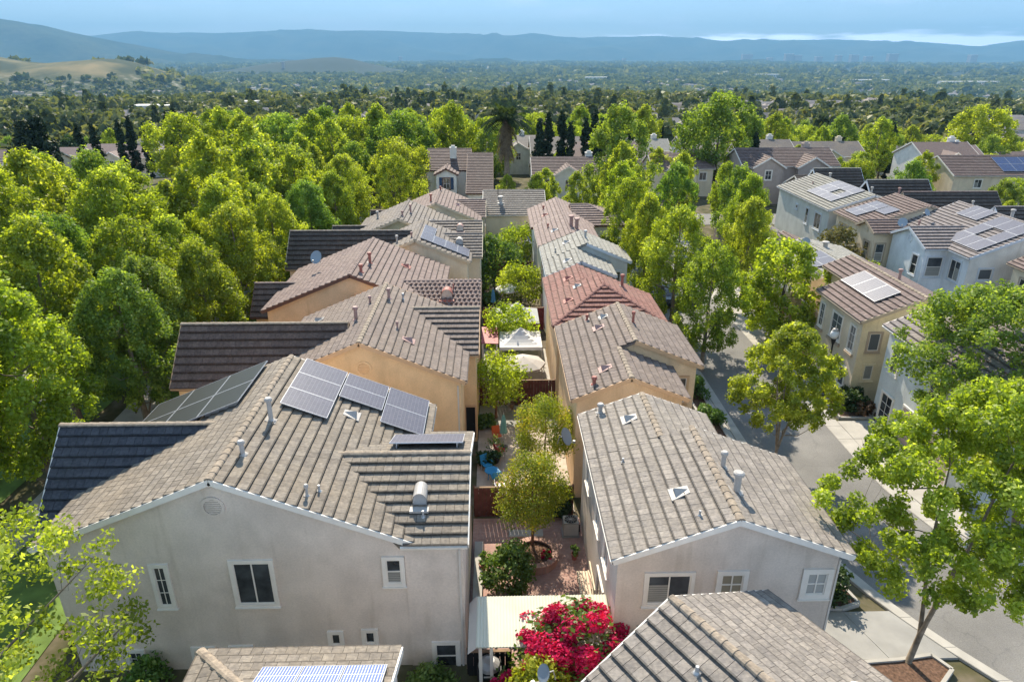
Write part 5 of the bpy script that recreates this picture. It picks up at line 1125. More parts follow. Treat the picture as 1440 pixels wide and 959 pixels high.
# cypresses and dark conifers
CYP = make_tree(120, 12, 0.3, 1.05, 60, 2600, 0.42, L_CYP, M_BARKD, 'cone', 2, clr=0.5)
CYPB = make_tree(121, 13, 0.3, 2.8, 70, 3200, 0.6, L_CYP, M_BARKD, 'cone', 3, clr=1.0)
def at_px(az_deg, y): return y*math.tan(R(az_deg))
for i, (az_, y, s) in enumerate(((-31.6, 128, .8), (-30.1, 134, 1.0), (-29.2, 138, 1.0), (-27.6, 150, 1.05), (-26.9, 152, 1.1), (-26.0, 156, 1.0), (-24.4, 150, 1.15), (-23.9, 150, 1.2), (-23.3, 150, .95), (-34.2, 105, .8), (3.6, 121, 1.0), (4.3, 122, 1.08), (5.4, 123, 1.1), (6.1, 121, .95), (7.3, 122, 1.0), (8.0, 124, 1.1), (8.6, 121, 1.0), (9.6, 124, .9),
                                 (12.5, 170, .9), (13.2, 172, .95), (25.2, 180, .9), (25.8, 182, .95), (26.4, 181, .85), (27.0, 184, .95), (20.4, 116, .85), (29.6, 150, 1.0), (15.0, 175, 1.0), (16.1, 176, .9))):
    tree('cypress', 'slim dark cypress standing above the distant trees', (CYP[0], CYP[1]), at_px(az_, y), y, s, group='slim cypresses in the distance')
for az_, y, s, lb in ((-33.2, 122, .95, 'broad dark conifer at the left edge, left of its twin'), (-32.3, 124, 1.0, 'broad dark conifer at the left edge, right of its twin'), (10.4, 140, .95, 'broad dark cypress right of the slim cypress row')):
    tree('conifer', lb, CYPB, at_px(az_, y), y, s)
# palm
pr = empty('palm_tree', (1.6, 101, float(ground_z(1.6, 101))), 'tall palm with a shaggy skirt of dead fronds rising behind the gardens', 'palm'); pr.scale = (1.3, 1.3, 1.08)
b = MB(); b.tube([(0, 0, 0), (.1, 0, 4), (.05, 0, 9), (0, 0, 13)], [.45, .33, .3, .28], 9); b.build('trunk', M_BARK, pr)
def fronds(nm, mat, n, e0, e1, L, seed, w=0.5):
    rng = np.random.default_rng(seed); V = []; F = []; T = []
    for i in range(n):
        a = rng.uniform(0, 6.28); e = rng.uniform(e0, e1); P = np.array([0, 0, 12.8-rng.uniform(0, 1.2)*(1 if e1 < 0 else .2)*3]); d = np.array([math.cos(a)*math.cos(e), math.sin(a)*math.cos(e), math.sin(e)]); s_ = np.array([-math.sin(a), math.cos(a), 0])
        for k in range(5):
            Q = P+d*L/5; ww = w*(1-abs(k-2)/3.4)
            for sg in (1, -1):
                for q in range(3):
                    A = P+(Q-P)*(q/3); B = A+(Q-P)/3*.7; o = len(V); V += [A, B, B+s_*sg*ww-np.array([0, 0, .25]), A+s_*sg*ww*.9-np.array([0, 0, .3])]; F.append((o, o+1, o+2, o+3)); T.append(rng.uniform())
            P = Q; d = d+np.array([0, 0, -.28]); d /= np.linalg.norm(d)
    me = quadmesh(nm, np.array(V), np.array(F), np.array(T)); me.materials.append(mat); link(nm, me, pr)
fronds('frond_crown', L_PALM, 60, -.2, 1.3, 3.2, 3); fronds('dead_fronds', L_FROND, 70, -1.3, -.7, 2.6, 4)

# bushes
def bush(name, label, x, y, z, r, h, n, ls, leaf, seed, cat='shrub', group=None, shape='dome', ncl=40, extra=None, sx=1.0):
    tm, cm = make_tree(seed, h, 0.12*h, r, ncl, n, ls, leaf, M_BARKD, shape, 4, clr=r*0.36, tr=0.04)
    rt = empty(name, (x, y, z), label, cat, group); rt.scale = (sx, 1, 1); link('stem', tm, rt); link('foliage', cm, rt)
    if extra:
        em, k, es = extra; t2, c2 = make_tree(seed+500, h*1.04, 0.3*h, r*1.03, int(ncl*.7), k, es, em, M_BARKD, shape, 2, clr=r*.22); link('flowers', c2, rt)
    return rt
bush('camellia_bush', 'glossy dark green rounded bush beside the ring planter', 0.4, 23.6, 0, 1.15, 2.3, 3600, .15, L_SHRUB, 201)
bush('bougainvillea', 'huge magenta bougainvillea spilling over the cream patio cover', 2.75, 18.6, 0, 1.8, 3.35, 5200, .15, L_SHRUB, 202, 'flowering vine', extra=(L_BOUG, 24000, .105), sx=1.3, ncl=60)
bush('bougainvillea', 'small magenta bougainvillea tuft at the left foot of the yellow-green bush', 0.3, 17.6, 0, .75, 1.7, 900, .13, L_SHRUB, 203, 'flowering vine', extra=(L_BOUG, 1500, .14))
bush('lime_shrub', 'yellow-green shrub at the bottom edge below the bougainvillea', 1.4, 17.0, 0, 1.15, 2.7, 4200, .15, L_LIME, 204)
bush('potted_shrub', 'bright green shrub under the small window at the foot of the grey wall', -2.6, 18.7, -.2, .95, 1.0, 1900, .14, L_SHRUB, 205)
bush('leafy_shrub', 'dark green shrub at the lower left foot of the grey wall', -13.2, 19.0, -.3, .9, 1.4, 1500, .15, L_SHRUB, 206)
OLV = make_tree(210, 4.9, 1.9, 1.65, 60, 15000, .09, L_OLIVE, M_BARKR, 'round', 9, clr=.55, tr=.09)
tree('courtyard_tree', 'yellow-green round-headed tree growing out of the brick ring planter', OLV, 1.6, 26.3, .92, z=0.0, sz=1.08)
tree('courtyard_tree', 'yellow and orange tinged tree by the tan wall, behind the one in the ring planter', OLV, 2.55, 31.6, .92, rz=2.2, z=0.0, sz=1.12)
tree('courtyard_tree', 'bright green multi-layered tree in front of the dark red fence', (OLV[0], make_tree(214, 4.2, 1.6, 1.9, 40, 5200, .15, L_PLANE, M_BARKD, 'round', 6, clr=.6)[1]), -.1, 39.2, 1.0, z=0.0)
TR2 = make_tree(215, 4.4, .8, 2.0, 40, 4200, .2, L_PLANE, M_BARKD, 'round', 5, clr=.7)
tree('garden_tree', 'bright green tree between the white tent and the grey gazebo', TR2, .9, 49.2, .95, z=0.0)
tree('garden_tree', 'rounded green tree beside the white parasol in the far garden', TR2, 2.3, 60.5, .95, rz=1, z=0.0)
tree('garden_tree', 'feathery green tree against the cream house at the far end of the gardens', TR2, 2.2, 73.0, 1.1, rz=2, z=0.0)
tree('garden_tree', 'blue-green spreading tree on the left of the far garden', (TR2[0], make_tree(216, 4.6, .6, 2.3, 40, 3600, .24, L_SHRUB, M_BARKD, 'round', 5, clr=.7)[1]), -.1, 66, 1.1, z=0.0)
tree('garden_tree', 'reddish olive tree in front of the beige solar house', (TR2[0], make_tree(217, 4.4, .8, 2.4, 40, 3600, .22, leafmat('leaf_bronze', (0.06, 0.06, 0.02), (0.16, 0.13, 0.05), .3), M_BARKD, 'round', 5, clr=.7)[1]), 34.4, 65.8, 1.25, z=0.0)
tree('garden_tree', 'low light green tree beside the beige solar house wall', TR2, 34.8, 61.3, .85, z=0.0)
for i, (x, y, s, lb) in enumerate(((14.3, 23.0, 1.05, 'dark leafy shrub in the kerbed bed at the street corner of the taupe grey house'), (13.5, 27.5, .8, 'low shrub further back in the kerbed bed by the taupe grey house'), (13.6, 38, .9, 'shrub strip beside the tan house, nearest the street'), (13.6, 42, 1, 'green hedge bush by the street beside the red-tiled house'),
        (23.6, 39.6, .9, 'dark shrub at the foot of the yellow gable wall'), (22.7, 35.4, .35, 'tiny round green shrub at the tip of the planted island'), (24.0, 40.7, .8, 'spiky dark plant between the yellow and the pale blue house'), (-.7, 38.0, .6, 'green shrub in the corner by the orange wall'), (-.6, 33.7, .6, 'leafy plant by the dark doorway of the orange house'),
        (-.6, 29.6, .6, 'dark shrub in the corner behind the brick fence'), (3.2, 29.0, .7, 'dark shrub behind the air-conditioning unit'), (3.2, 43.0, .4, 'small potted green plant by the red fence'), (-.5, 61, .9, 'grey-green bush at the left foot of the gazebo garden'), (47, 53.4, 1.1, 'dark hedge below the blue and white house'), (-19.5, 44, 1.1, 'green shrub on the lawn left of the orange house'), (-19, 48, 1.0, 'second shrub on the lawn beyond the orange house wing'), (34, 97.2, 2.0, 'clipped dark hedge under the taupe house'))):
    bush('garden_shrub', lb, x, y, 0.1 if s < 3 else 0, s, s*1.25, int(900+900*s), .17, L_DARK if 'dark' in lb else L_SHRUB, 230+i, ncl=22)
bush('red_flower_shrub', 'small shrub with red blooms against the fence behind the brick courtyard', 3.4, 29.1, .6, .45, 1.0, 300, .13, L_SHRUB, 260, extra=(L_BOUG, 350, .13), ncl=14)
bush('agave_plant', 'rusty leaved shrub beside the peach garage door', 24.2, 39.0, 0, .7, 1.1, 900, .2, leafmat('leaf_rust', (0.06, 0.04, 0.02), (0.16, 0.10, 0.05), .2), 261, ncl=16)

# ---- distant woods, joined
def scatter(name, D0, D1, space, nq, R0, Hh, size, mat, seed, dens=1.0, squash=1.0):
    rng = np.random.default_rng(seed); area = 0.80*(D1**2-D0**2)*0.9; n = int(area/space**2*dens)
    D = np.sqrt(rng.uniform(D0**2, D1**2, n)); a = np.radians(rng.uniform(-41, 42, n)); X = np.sin(a)*D; Y = np.cos(a)*D
    nzf = np.sin(X*.011+1)+np.sin(Y*.013+2)+np.sin((X+Y)*.0061)+np.sin((X-Y)*.021)
    keep = (nzf > -1.5)
    Z = ground_z(X, Y); hillm = (Z > -42) & (D > 1500) & (D < 3200) & ((rng.uniform(size=n) > 0.12) & (np.sin(X*.019+np.sin(Y*.013)*2)+np.sin(Y*.023+X*.007) < 1.05)); keep &= ~hillm
    hgf = (Z > -108) & (D > 4200) & (D < 6800); keep &= ~hgf
    X, Y, Z, D = X[keep], Y[keep], Z[keep], D[keep]; n = len(X)
    rad = R0*rng.uniform(0.55, 1.25, n); hh = Hh*rng.uniform(0.55, 1.3, n); tall = rng.uniform(size=n) < 0.06; hh[tall] *= 1.5; rad[tall] *= .6
    idx = np.repeat(np.arange(n), nq); m = len(idx); d = rng.normal(size=(m, 3)); d[:, 2] = np.abs(d[:, 2])*1.0-.25; d /= np.linalg.norm(d, axis=1)[:, None]
    P = np.stack([X[idx]+d[:, 0]*rad[idx], Y[idx]+d[:, 1]*rad[idx], Z[idx]+hh[idx]*(0.55+0.45*d[:, 2])*squash], 1)
    P[:, 2] = np.maximum(P[:, 2], Z[idx]+.3*size)
    nn = d+rng.normal(size=(m, 3))*.5; nn /= np.linalg.norm(nn, axis=1)[:, None]
    V, F = leaf_quads(P, nn, size*rng.uniform(.7, 1.3, m), rng, 0.9); tt = rng.uniform(0, .75, n); tt[tall] *= .3
    me = quadmesh(name, V, F, np.clip(tt[idx]+rng.uniform(0, .25, m), 0, 1)); me.materials.append(mat); return tag(link(name, me), kind='stuff')
scatter('distant_woods', 225, 700, 12.5, 52, 4.6, 10.5, 3.2, L_FAR, 1)
scatter('far_woods', 700, 2300, 19, 22, 6.5, 11, 6.5, L_FAR, 2, .95)
scatter('horizon_woods', 2300, 5200, 48, 12, 17, 14, 22, L_FAR, 3, .9)
scatter('horizon_woods', 5200, 10500, 120, 8, 45, 15, 48, L_FAR, 4, .7)
rng = np.random.default_rng(31); hb = MB(); hr = MB()
for i in range(2600):
    D = math.sqrt(rng.uniform(235**2, 900**2)) if i < 900 else math.sqrt(rng.uniform(900**2, 4200**2)); a = R(rng.uniform(-40, 41)); X, Y = math.sin(a)*D, math.cos(a)*D; Z = float(ground_z(X, Y))
    k = 1.0 if D < 900 else 1.5; w = rng.uniform(6, 10)*k; d = rng.uniform(4, 6)*k; h = 4.6*(1 if D < 900 else 1.6)
    if Z > -70 and D > 1500: continue
    hb.box(X-w, Y-d, Z-1, X+w, Y+d, Z+h, rng.uniform()); t = rng.uniform()
    hr.add([(X-w-.5, Y-d-.5, Z+h-.1), (X+w+.5, Y-d-.5, Z+h-.1), (X+w+.5, Y+d+.5, Z+h-.1), (X-w-.5, Y+d+.5, Z+h-.1), (X-w*.6, Y, Z+h+3), (X+w*.6, Y, Z+h+3)], [(0, 1, 5, 4), (2, 3, 4, 5), (1, 2, 5), (3, 0, 4)], t)
hb.v = hb.v; hw = hb.build('distant_houses', tilemat('distant_wall', (0.30, 0.27, 0.23), (0.6, 0.58, 0.54), (.5, .45, .38))); tag(hw, kind='stuff')
hr_ = hr.build('distant_roofs', tilemat('distant_roof', (0.16, 0.13, 0.12), (0.42, 0.37, 0.34), (.3, .24, .2))); tag(hr_, kind='stuff')
# flat-roofed halls, towers
def hall(label, az_, D, w, d, h, mat=None, group=None, name='warehouse', cat='building'):
    X, Y = math.sin(R(az_))*D, math.cos(R(az_))*D; Z = float(ground_z(X, Y)); r = empty(name, (X, Y, Z), label, cat, group)
    b = MB(); b.box(-w/2, -d/2, -3, w/2, d/2, h); b.build('wall', mat or S_WHITE, r); b = MB(); b.box(-w/2-.5, -d/2-.5, h, w/2+.5, d/2+.5, h+h*.05+.4); b.build('roof', S_WHITE, r)
    b = MB(); 
    for k in (range(int(max(3, w/12))) if name == 'warehouse' else []): x0 = -w/2+w*(k+.2)/max(3, w/12); b.box(x0, -d/2-.3, h*.3, x0+w/max(3, w/12)*.5, -d/2-.02, h*.75)
    b.build('window_band', M_GLASS, r)
hall('long white flat-roofed hall in the left middle distance', -25.1, 560, 26, 14, 10); hall('low white flat-roofed building right of the long white hall', -19.0, 640, 22, 12, 9)
hall('long white warehouse far right on the plain', 27.5, 4000, 200, 40, 16); hall('longer white warehouse at the right edge of the plain', 33.4, 3900, 260, 40, 18); hall('small white hall in the middle of the plain', 8.0, 3800, 120, 40, 22)
hall('pale warehouse on the plain left of the two long ones', 20.6, 4700, 150, 40, 18)
for az_, w, h in ((19.0, 180, 190), (20.6, 90, 120), (21.9, 140, 200), (22.5, 120, 170), (23.9, 110, 140), (25.2, 90, 170), (26.2, 130, 180), (27.1, 120, 150), (28.6, 160, 200), (33.3, 110, 180), (-7.2, 60, 140), (10.0, 60, 100)):
    hall('hazy block-like tower on the far plain under the mountains', az_, 11200, w*.8, 80, h*.62, S_TAUPE, 'hazy towers on the far plain', 'office_tower', 'tower')
hall('thin dark mast-like tower on the small rounded hill', -15.9, 5350, 18, 18, 42, S_TAUPE, None, 'hilltop_tower', 'tower')

# ordinal labels: trees of a row counted from the left of the picture
WORDS = ['leftmost', 'second', 'third', 'fourth', 'fifth', 'sixth', 'seventh', 'eighth', 'ninth', 'tenth', 'eleventh', 'twelfth', 'thirteenth', 'fourteenth', 'fifteenth', 'sixteenth', 'seventeenth', 'eighteenth', 'nineteenth', 'twentieth', 'twenty-first', 'twenty-second', 'twenty-third', 'twenty-fourth', 'twenty-fifth', 'twenty-sixth', 'twenty-seventh', 'twenty-eighth']
def by_az(l): return sorted(l, key=lambda o: math.atan2(o.location.x, o.location.y))
def ordinals(l, text):
    for i, o in enumerate(by_az(l)): o['label'] = text % (WORDS[i] if i == 0 else WORDS[i]+' from left')
ordinals(ORD['slim cypresses in the distance'], 'slim dark cypress, %s of those standing above the distant trees')
ordinals(ORD['street trees behind the right row of houses'], 'leafy street tree, %s of the green mass behind the right row')
for g, text, ymax in (('trees of the dense grove on the left', 'grove tree, %s of those in the front line of the left grove', 27),):
    front = sorted(ORD[g], key=lambda o: o.location.y)[:14]; ordinals(front, text)
ordinals(sorted(ORD['trees among the houses on the right'], key=lambda o: o.location.y)[:26], 'green tree, %s in the nearest line behind the right-hand houses')
ordinals(sorted(ORD['trees of the wooded band beyond the left row'], key=lambda o: o.location.y)[:14], 'band tree, %s in the line right behind the left row')
ordinals([o for o in COL.objects if o.get('category') == 'tower' and o.name.startswith('office')], 'hazy block tower on the far plain, %s under the mountains')

# ------------------------------------------------------------------ back gardens between the rows
def sheet(name, x0, y0, x1, y1, z, mat): 
    b = MB(); b.add([(x0, y0, z), (x1, y0, z), (x1, y1, z), (x0, y1, z)], [(0, 1, 2, 3)]); return tag(b.build(name, mat), kind='structure')
sheet('brick_courtyard', -1.28, 19.5, 4.14, 28.75, 0.03, M_BRICKP)
sheet('tan_patio', -1.2, 29.2, 3.98, 38.0, 0.03, M_BRICKT); sheet('concrete_patio', -1.2, 38.0, 3.98, 40.9, 0.04, M_CONCD)
sheet('white_patio', -1.2, 41.2, 3.88, 50.5, 0.035, M_CONC); sheet('garden_soil', -1.3, 50.6, 4.1, 78.5, 0.025, M_SOIL)
def fence(label, y, x0, x1, h, mat=M_FENCE, z=0.0):
    r = empty('board_fence', ((x0+x1)/2, y, z), label, 'fence'); n = int((x1-x0)/0.2); L = (x1-x0)/n
    me = None
    for k in range(n):
        if me is None: b = MB(); b.box(0.006, -0.012, 0.0, L-0.006, 0.012, h); me = b.mesh('board'); me.materials.append(mat)
        o = link('board', me, r, loc=(x0+k*L-(x0+x1)/2, 0.004*random.random(), 0.02*random.random()))
    b = MB(); 
    for zz in (0.35, h-0.25): b.box((x0-x1)/2, 0.014, zz, (x1-x0)/2, 0.06, zz+0.09)
    b.build('rail', mat, r)
    for k in range(4):
        b = MB(); xx = (x0-x1)/2+(x1-x0)*k/3; b.box(xx-.05, 0.062, 0, xx+.05, 0.16, h+.06); b.build('post', mat, r)
    b = MB(); b.box((x0-x1)/2, -.05, h+.022, (x1-x0)/2, .07, h+.06); b.build('top_cap', M_WOOD, r)
    return r
fence('dark redwood fence behind the brick courtyard, under the tree in the ring planter', 28.95, -1.2, 3.8, 1.75)
fence('red-brown fence behind the patio with the closed teal parasol', 41.05, -1.15, 3.85, 1.8)
fence('deep red fence behind the white tent and gazebo, below the far garden', 54.6, -1.1, 4.0, 2.0, plain('red_fence', (0.20, 0.03, 0.03), .8, var=.2))
fence('reddish fence at the end of the far garden by the cream house', 69.2, -1.1, 3.9, 1.8)
fence('wooden side fence between the grey house and the patio cover', 19.6-.4, -1.2, 0.4, 1.2, M_DARK)
# ring planter with brick rim
r = empty('ring_planter', (1.7, 25.6, 0.03), 'round raised brick planter with red flowers in the middle of the courtyard', 'planter')
def ringmesh(ri, ro, z0, z1, n=40):
    b = MB(); b.lathe((0, 0, 0), [(ri, z0), (ro, z0), (ro, z1), (ri, z1)], n); b.f = b.f[:-2]; b.t = b.t[:-2]; return b
ringmesh(.85, 1.05, 0, .42).build('planter_wall', M_BRICKP, r); 
mc = plain('rim_brick', (0.42, 0.26, 0.21), .85, var=.15, vs_=5)
for k in range(28):
    a0, a1 = 2*math.pi*k/28+.012, 2*math.pi*(k+1)/28-.012; b = MB(); V = []
    for z_ in (.42, .48):
        for rr, a in ((.8, a0), (1.1, a0), (1.1, a1), (.8, a1)): V.append((rr*math.cos(a), rr*math.sin(a), z_))
    b.add(V, [(4, 5, 6, 7), (0, 1, 5, 4), (1, 2, 6, 5), (2, 3, 7, 6), (3, 0, 4, 7)]); b.build('rim_brick', mc, r)
b = MB(); b.lathe((0, 0, 0), [(.84, .2), (.84, .33), (.3, .36)], 24); b.build('soil', M_MULCH, r)
bush('flower_clump', 'pink flowering clump inside the ring planter', 2.2, 25.3, .3, .3, .5, 160, .1, L_SHRUB, 301, 'flowers', extra=(L_BOUG, 200, .11), ncl=8)
# AC unit
def ac_unit(x, y, label):
    r = empty('air_conditioner', (x, y, .03), label, 'air conditioner'); b = MB(); b.box(-.42, -.38, 0, .42, .38, .08); b.build('base_pad', M_CONCD, r)
    b = MB(); b.box(-.37, -.33, .08, .37, .33, .82); ca = b.build('casing', M_BLIND, r)
    for k in range(9): 
        b = MB(); b.box(-.35, -.345, .14+k*.07, .35, -.331, .18+k*.07); b.build('louvre', M_GUT, ca)
    b = MB(); b.lathe((0, 0, .82), [(.30, 0), (.30, .02), (.27, .025), (.27, .003)], 20); b.build('fan_ring', M_BLACK, r)
    b = MB()
    for k in range(6): a = k*math.pi/6; b.bar((-.28*math.cos(a), -.28*math.sin(a), .85), (.28*math.cos(a), .28*math.sin(a), .85), .012)
    b.build('fan_grille', M_GUT, r); b = MB(); b.tube([(.37, .1, .4), (.47, .1, .4), (.47, .1, 0)], .03, 6); b.build('pipe', M_BLACK, r)
ac_unit(3.55, 27.5, 'grey outdoor air-conditioning unit against the wall of the taupe grey house')
# patio step and wooden benches
b = MB(); b.box(0.5, 27.2, .03, 2.2, 27.75, .1); tag(b.build('stone_slab', M_CONC), 'pale stone slab on the shaded bricks behind the ring planter', 'slab')
r = empty('wooden_bench', (3.75, 23.4, .03), 'weathered white slatted bench against the right wall of the courtyard', 'bench')
for k in range(4): b = MB(); b.box(-.25+k*.13, -.9, .4, -.15+k*.13, .9, .44); b.build('seat_slat', M_CREAMTRIM, r)
for y in (-.8, .8): 
    for x in (-.2, .22): b = MB(); b.box(x-.03, y-.03, 0, x+.03, y+.03, .4); b.build('leg', M_CREAMTRIM, r)
for k in range(2): b = MB(); b.bar((.26, -.85, .5), (.34, .85 if k else .85, .95) if k == 0 else (.34, -.85, .95), .05) if k == 0 else b.bar((.26, .85, .5), (.34, -.85, .95), .05); b.build('cross_brace', M_CREAMTRIM, r)
b = MB(); b.box(.28, -.9, .92, .34, .9, 1.0); b.build('back_rail', M_CREAMTRIM, r)
def pot(x, y, rr, h, col, label, plant=True):
    r = empty('plant_pot', (x, y, .03), label, 'plant pot'); b = MB(); b.lathe((0, 0, 0), [(rr*.65, 0), (rr, h), (rr*1.08, h), (rr*1.08, h+.04), (rr*.85, h+.04), (rr*.8, h-.05)], 14); b.build('pot', col, r)
    if plant:
        tm, cm = make_tree(int(x*97+y*13) % 900+3, rr*3.2, 0.0, rr*1.5, 10, 260, .11, L_SHRUB, M_BARKD, 'dome', 1, clr=rr*.7); link('foliage', cm, r, loc=(0, 0, h))
pot(3.55, 25.6, .16, .3, M_RED, 'small square-looking terracotta pot near the bench'); pot(-.2, 34.0, .38, .45, M_BLACK, 'big dark pot with a white-flowered plant on the tan patio'); pot(3.3, 42.2, .25, .4, M_RED, 'terracotta pot behind the red-brown fence'); pot(.9, 40.4, .22, .35, M_WOOD, 'brown pot in the shade before the red-brown fence')
pot(-.75, 24.9, .18, .4, M_RED, 'small pot beside the grey house wall in the courtyard')
b = MB(); b.box(-1.15, 22.4, .03, -.75, 26.6, .34); lc = b.build('raised_bed', M_CONC); tag(lc, 'long low concrete edged bed along the grey house wall', 'raised bed')
# patio cover: corrugated sheet on posts
r = empty('patio_cover', (1.5, 19.3, 0), 'cream corrugated patio cover on posts between the two grey houses', 'patio cover')
b = MB(); n = 86; x0, x1 = -.85-1.5, 4.1-1.5; V = []; y0, y1, zA, zB = -1.15, 1.05, 2.55, 2.8
for k in range(n+1):
    x = x0+(x1-x0)*k/n; dz = .025*(k % 2); V += [(x, y0, zA+dz), (x, y1, zB+dz)]
b.add(V, [(2*k, 2*k+2, 2*k+3, 2*k+1) for k in range(n)]); b.add([(x0, y0, zA-.03), (x1, y0, zA-.03), (x1, y1, zB-.03), (x0, y1, zB-.03)], [(3, 2, 1, 0)]); b.build('corrugated_sheet', M_CORR, r)
b = MB(); V = [(x0, y0-.05, zA+.01), (x0, y1+.05, zB+.01), (x0-.3, y1, zB-.32), (x0-.3, y0, zA-.32)]; b.add(V, [(0, 1, 2, 3)]); b.build('side_flap', M_BGREY if 'M_BGREY' in globals() else M_GUT, r)
for px in (-2.2, -1.8, 0.2, 2.3):
    b = MB(); b.box(px-.06, -1.0, 0, px+.06, -.88, 2.5); b.build('post', M_TRIM, r)
b = MB(); b.box(x0, -1.02, 2.42, x1, -.9, 2.53); b.box(x0, .85, 2.62, x1, .97, 2.72); b.build('beam', M_TRIM, r)
r = empty('grill', (-.4, 18.8, 0), 'covered dark grill under the left end of the patio cover', 'grill'); b = MB(); b.box(-.45, -.3, .5, .45, .3, .95); b.build('body', M_BLACK, r); b = MB(); b.lathe((0, 0, .95), [(.42, 0), (.4, .15), (.2, .28), (.02, .3)], 14); b.build('lid', M_GALV, r)
for x in (-.4, .4): b = MB(); b.box(x-.03, -.25, 0, x+.03, .25, .5); b.build('leg', M_BLACK, r)
b = MB(); b.bar((-.2, -.34, .75), (.2, -.34, .75), .04); b.build('handle', M_TRIM, r)
# satellite dishes
def dish(x, y, z, az_, label, rr=.42, mat=None):
    r = empty('satellite_dish', (x, y, z), label, 'satellite dish', rz=az_); b = MB(); n = 22; V = []; K = 5
    for k in range(K):
        q = rr*k/(K-1)
        for j in range(n): a = 2*math.pi*j/n; V.append((q*math.cos(a)*.92, -.05-.28*(rr**2-q**2)*-1-.12, q*math.sin(a)))
    F = [(k*n+j, k*n+(j+1) % n, (k+1)*n+(j+1) % n, (k+1)*n+j) for k in range(K-1) for j in range(n)]; b.add(V, F)
    b.add([(v[0], v[1]+.02, v[2]) for v in V], [tuple(reversed(f)) for f in F]); d = b.build('reflector', mat or plain('dish_blue_grey', (0.28, 0.33, 0.38), .5), r); d.rotation_euler = (R(-28), 0, 0)
    b = MB(); b.tube([(0, .0, 0), (0, .25, -.05), (0, .35, -.5)], .025, 6); b.build('mount_arm', M_GALV, r); b = MB(); b.tube([(0, -.1, -rr*.9), (0, -.55, -.12)], .014, 5); b.box(-.05, -.62, -.16, .05, -.5, -.04); b.build('feed_horn', M_GALV, r)
dish(3.35, 29.9, 4.1, R(60), 'grey-blue satellite dish sticking out from the corner between taupe grey and tan houses', .46)
dish(1.55, 16.45, 3.2, R(-60), 'pale satellite dish at the bottom edge beside the lime shrub', .3)
dish(-13.3, 49.5, 8.0, R(-20), 'pale blue satellite dish on the roof among the dark wing tiles of the left row', .5); dish(38.5, 63.0, 7.2, R(-30), 'blue-grey dish in front of the striped roof bay of the beige solar house', .45)
dish(28.4, 60.5, 6.0, R(-40), 'grey dish on the pale roof of the low beige house', .45); dish(41.8, 65.0, 7.7, R(20), 'dark dish on the rose striped roof near the blue and white house', .35); dish(3.2, 67.3, 4.6, R(80), 'pale dish high on the wall by the far garden', .4)
# parasols, tent, gazebo, furniture
def parasol(x, y, h, rr, mat, label, closed=False):
    r = empty('parasol', (x, y, .03), label, 'parasol'); b = MB(); b.tube([(0, 0, 0), (0, 0, h+.1)], .022, 6); b.build('pole', M_GALV, r); b = MB(); b.lathe((0, 0, 0), [(.25, 0), (.25, .05), (.05, .12)], 12); b.build('base', M_BLACK, r)
    b = MB(); n = 8
    if closed:
        K = 7; prof = [(.03, h), (.10, h-.15), (.17, h-.5), (.2, h-.9), (.24, h-1.2), (.2, h-1.25)]; o = []
        m = 16; V = []
        for q, z in prof:
            for j in range(m): a = 2*math.pi*j/m; f = q*(1.0 if j % 2 else .62); V.append((f*math.cos(a), f*math.sin(a), z))
        b.add(V, [(k*m+j, k*m+(j+1) % m, (k+1)*m+(j+1) % m, (k+1)*m+j) for k in range(len(prof)-1) for j in range(m)])
    else:
        V = [(0, 0, h+.05)]+[(rr*.55*math.cos(2*math.pi*j/n), rr*.55*math.sin(2*math.pi*j/n), h-.17) for j in range(n)]+[(rr*math.cos(2*math.pi*j/n), rr*math.sin(2*math.pi*j/n), h-.42) for j in range(n)]+[(rr*math.cos(2*math.pi*j/n), rr*math.sin(2*math.pi*j/n), h-.55) for j in range(n)]
        b.add(V, [(0, 1+j, 1+(j+1) % n) for j in range(n)]+[(1+j, 9+j, 9+(j+1) % n, 1+(j+1) % n) for j in range(n)]+[(9+j, 17+j, 17+(j+1) % n, 9+(j+1) % n) for j in range(n)])
    cv = b.build('canopy', mat, r)
    if not closed:
        for j in range(n): 
            a = 2*math.pi*j/n; b = MB(); b.bar((0, 0, h-.02), (rr*.97*math.cos(a), rr*.97*math.sin(a), h-.44), .018); b.build('rib', M_GALV, cv)
M_TEAL = plain('teal_canvas', (0.20, 0.40, 0.36), .8, var=.1); M_BEIGEC = plain('beige_canvas', (0.46, 0.42, 0.38), .8, var=.05); M_BLUEC = plain('blue_canvas', (0.10, 0.30, 0.45), .8)
parasol(.35, 35.6, 2.25, .3, M_TEAL, 'closed teal parasol standing on the tan patio', True); parasol(1.85, 43.6, 2.35, 1.55, M_BEIGEC, 'open beige parasol in front of the white tent')
parasol(-.3, 58.5, 2.4, .3, M_BLUEC, 'closed blue parasol in the far garden', True); parasol(1.1, 60.2, 2.3, 1.2, M_CANVAS, 'open white parasol beside the closed blue one'); 
r = empty('party_tent', (1.75, 47.0, .035), 'white pop-up tent with a peaked roof and scalloped sides', 'tent'); b = MB(); w = 1.55; h = 2.3
P_ = []; n = 8
def tent_z(u, v): m_ = max(abs(u), abs(v)); return h+.95*(1-m_)**1.55
V = []; K = 12
for i in range(K+1):
    for j in range(K+1): u, v = i/K*2-1, j/K*2-1; V.append((u*w, v*w, tent_z(u, v)))
b.add(V, [(i*(K+1)+j, (i+1)*(K+1)+j, (i+1)*(K+1)+j+1, i*(K+1)+j+1) for i in range(K) for j in range(K)]); cn = b.build('canopy', M_CANVAS, r)
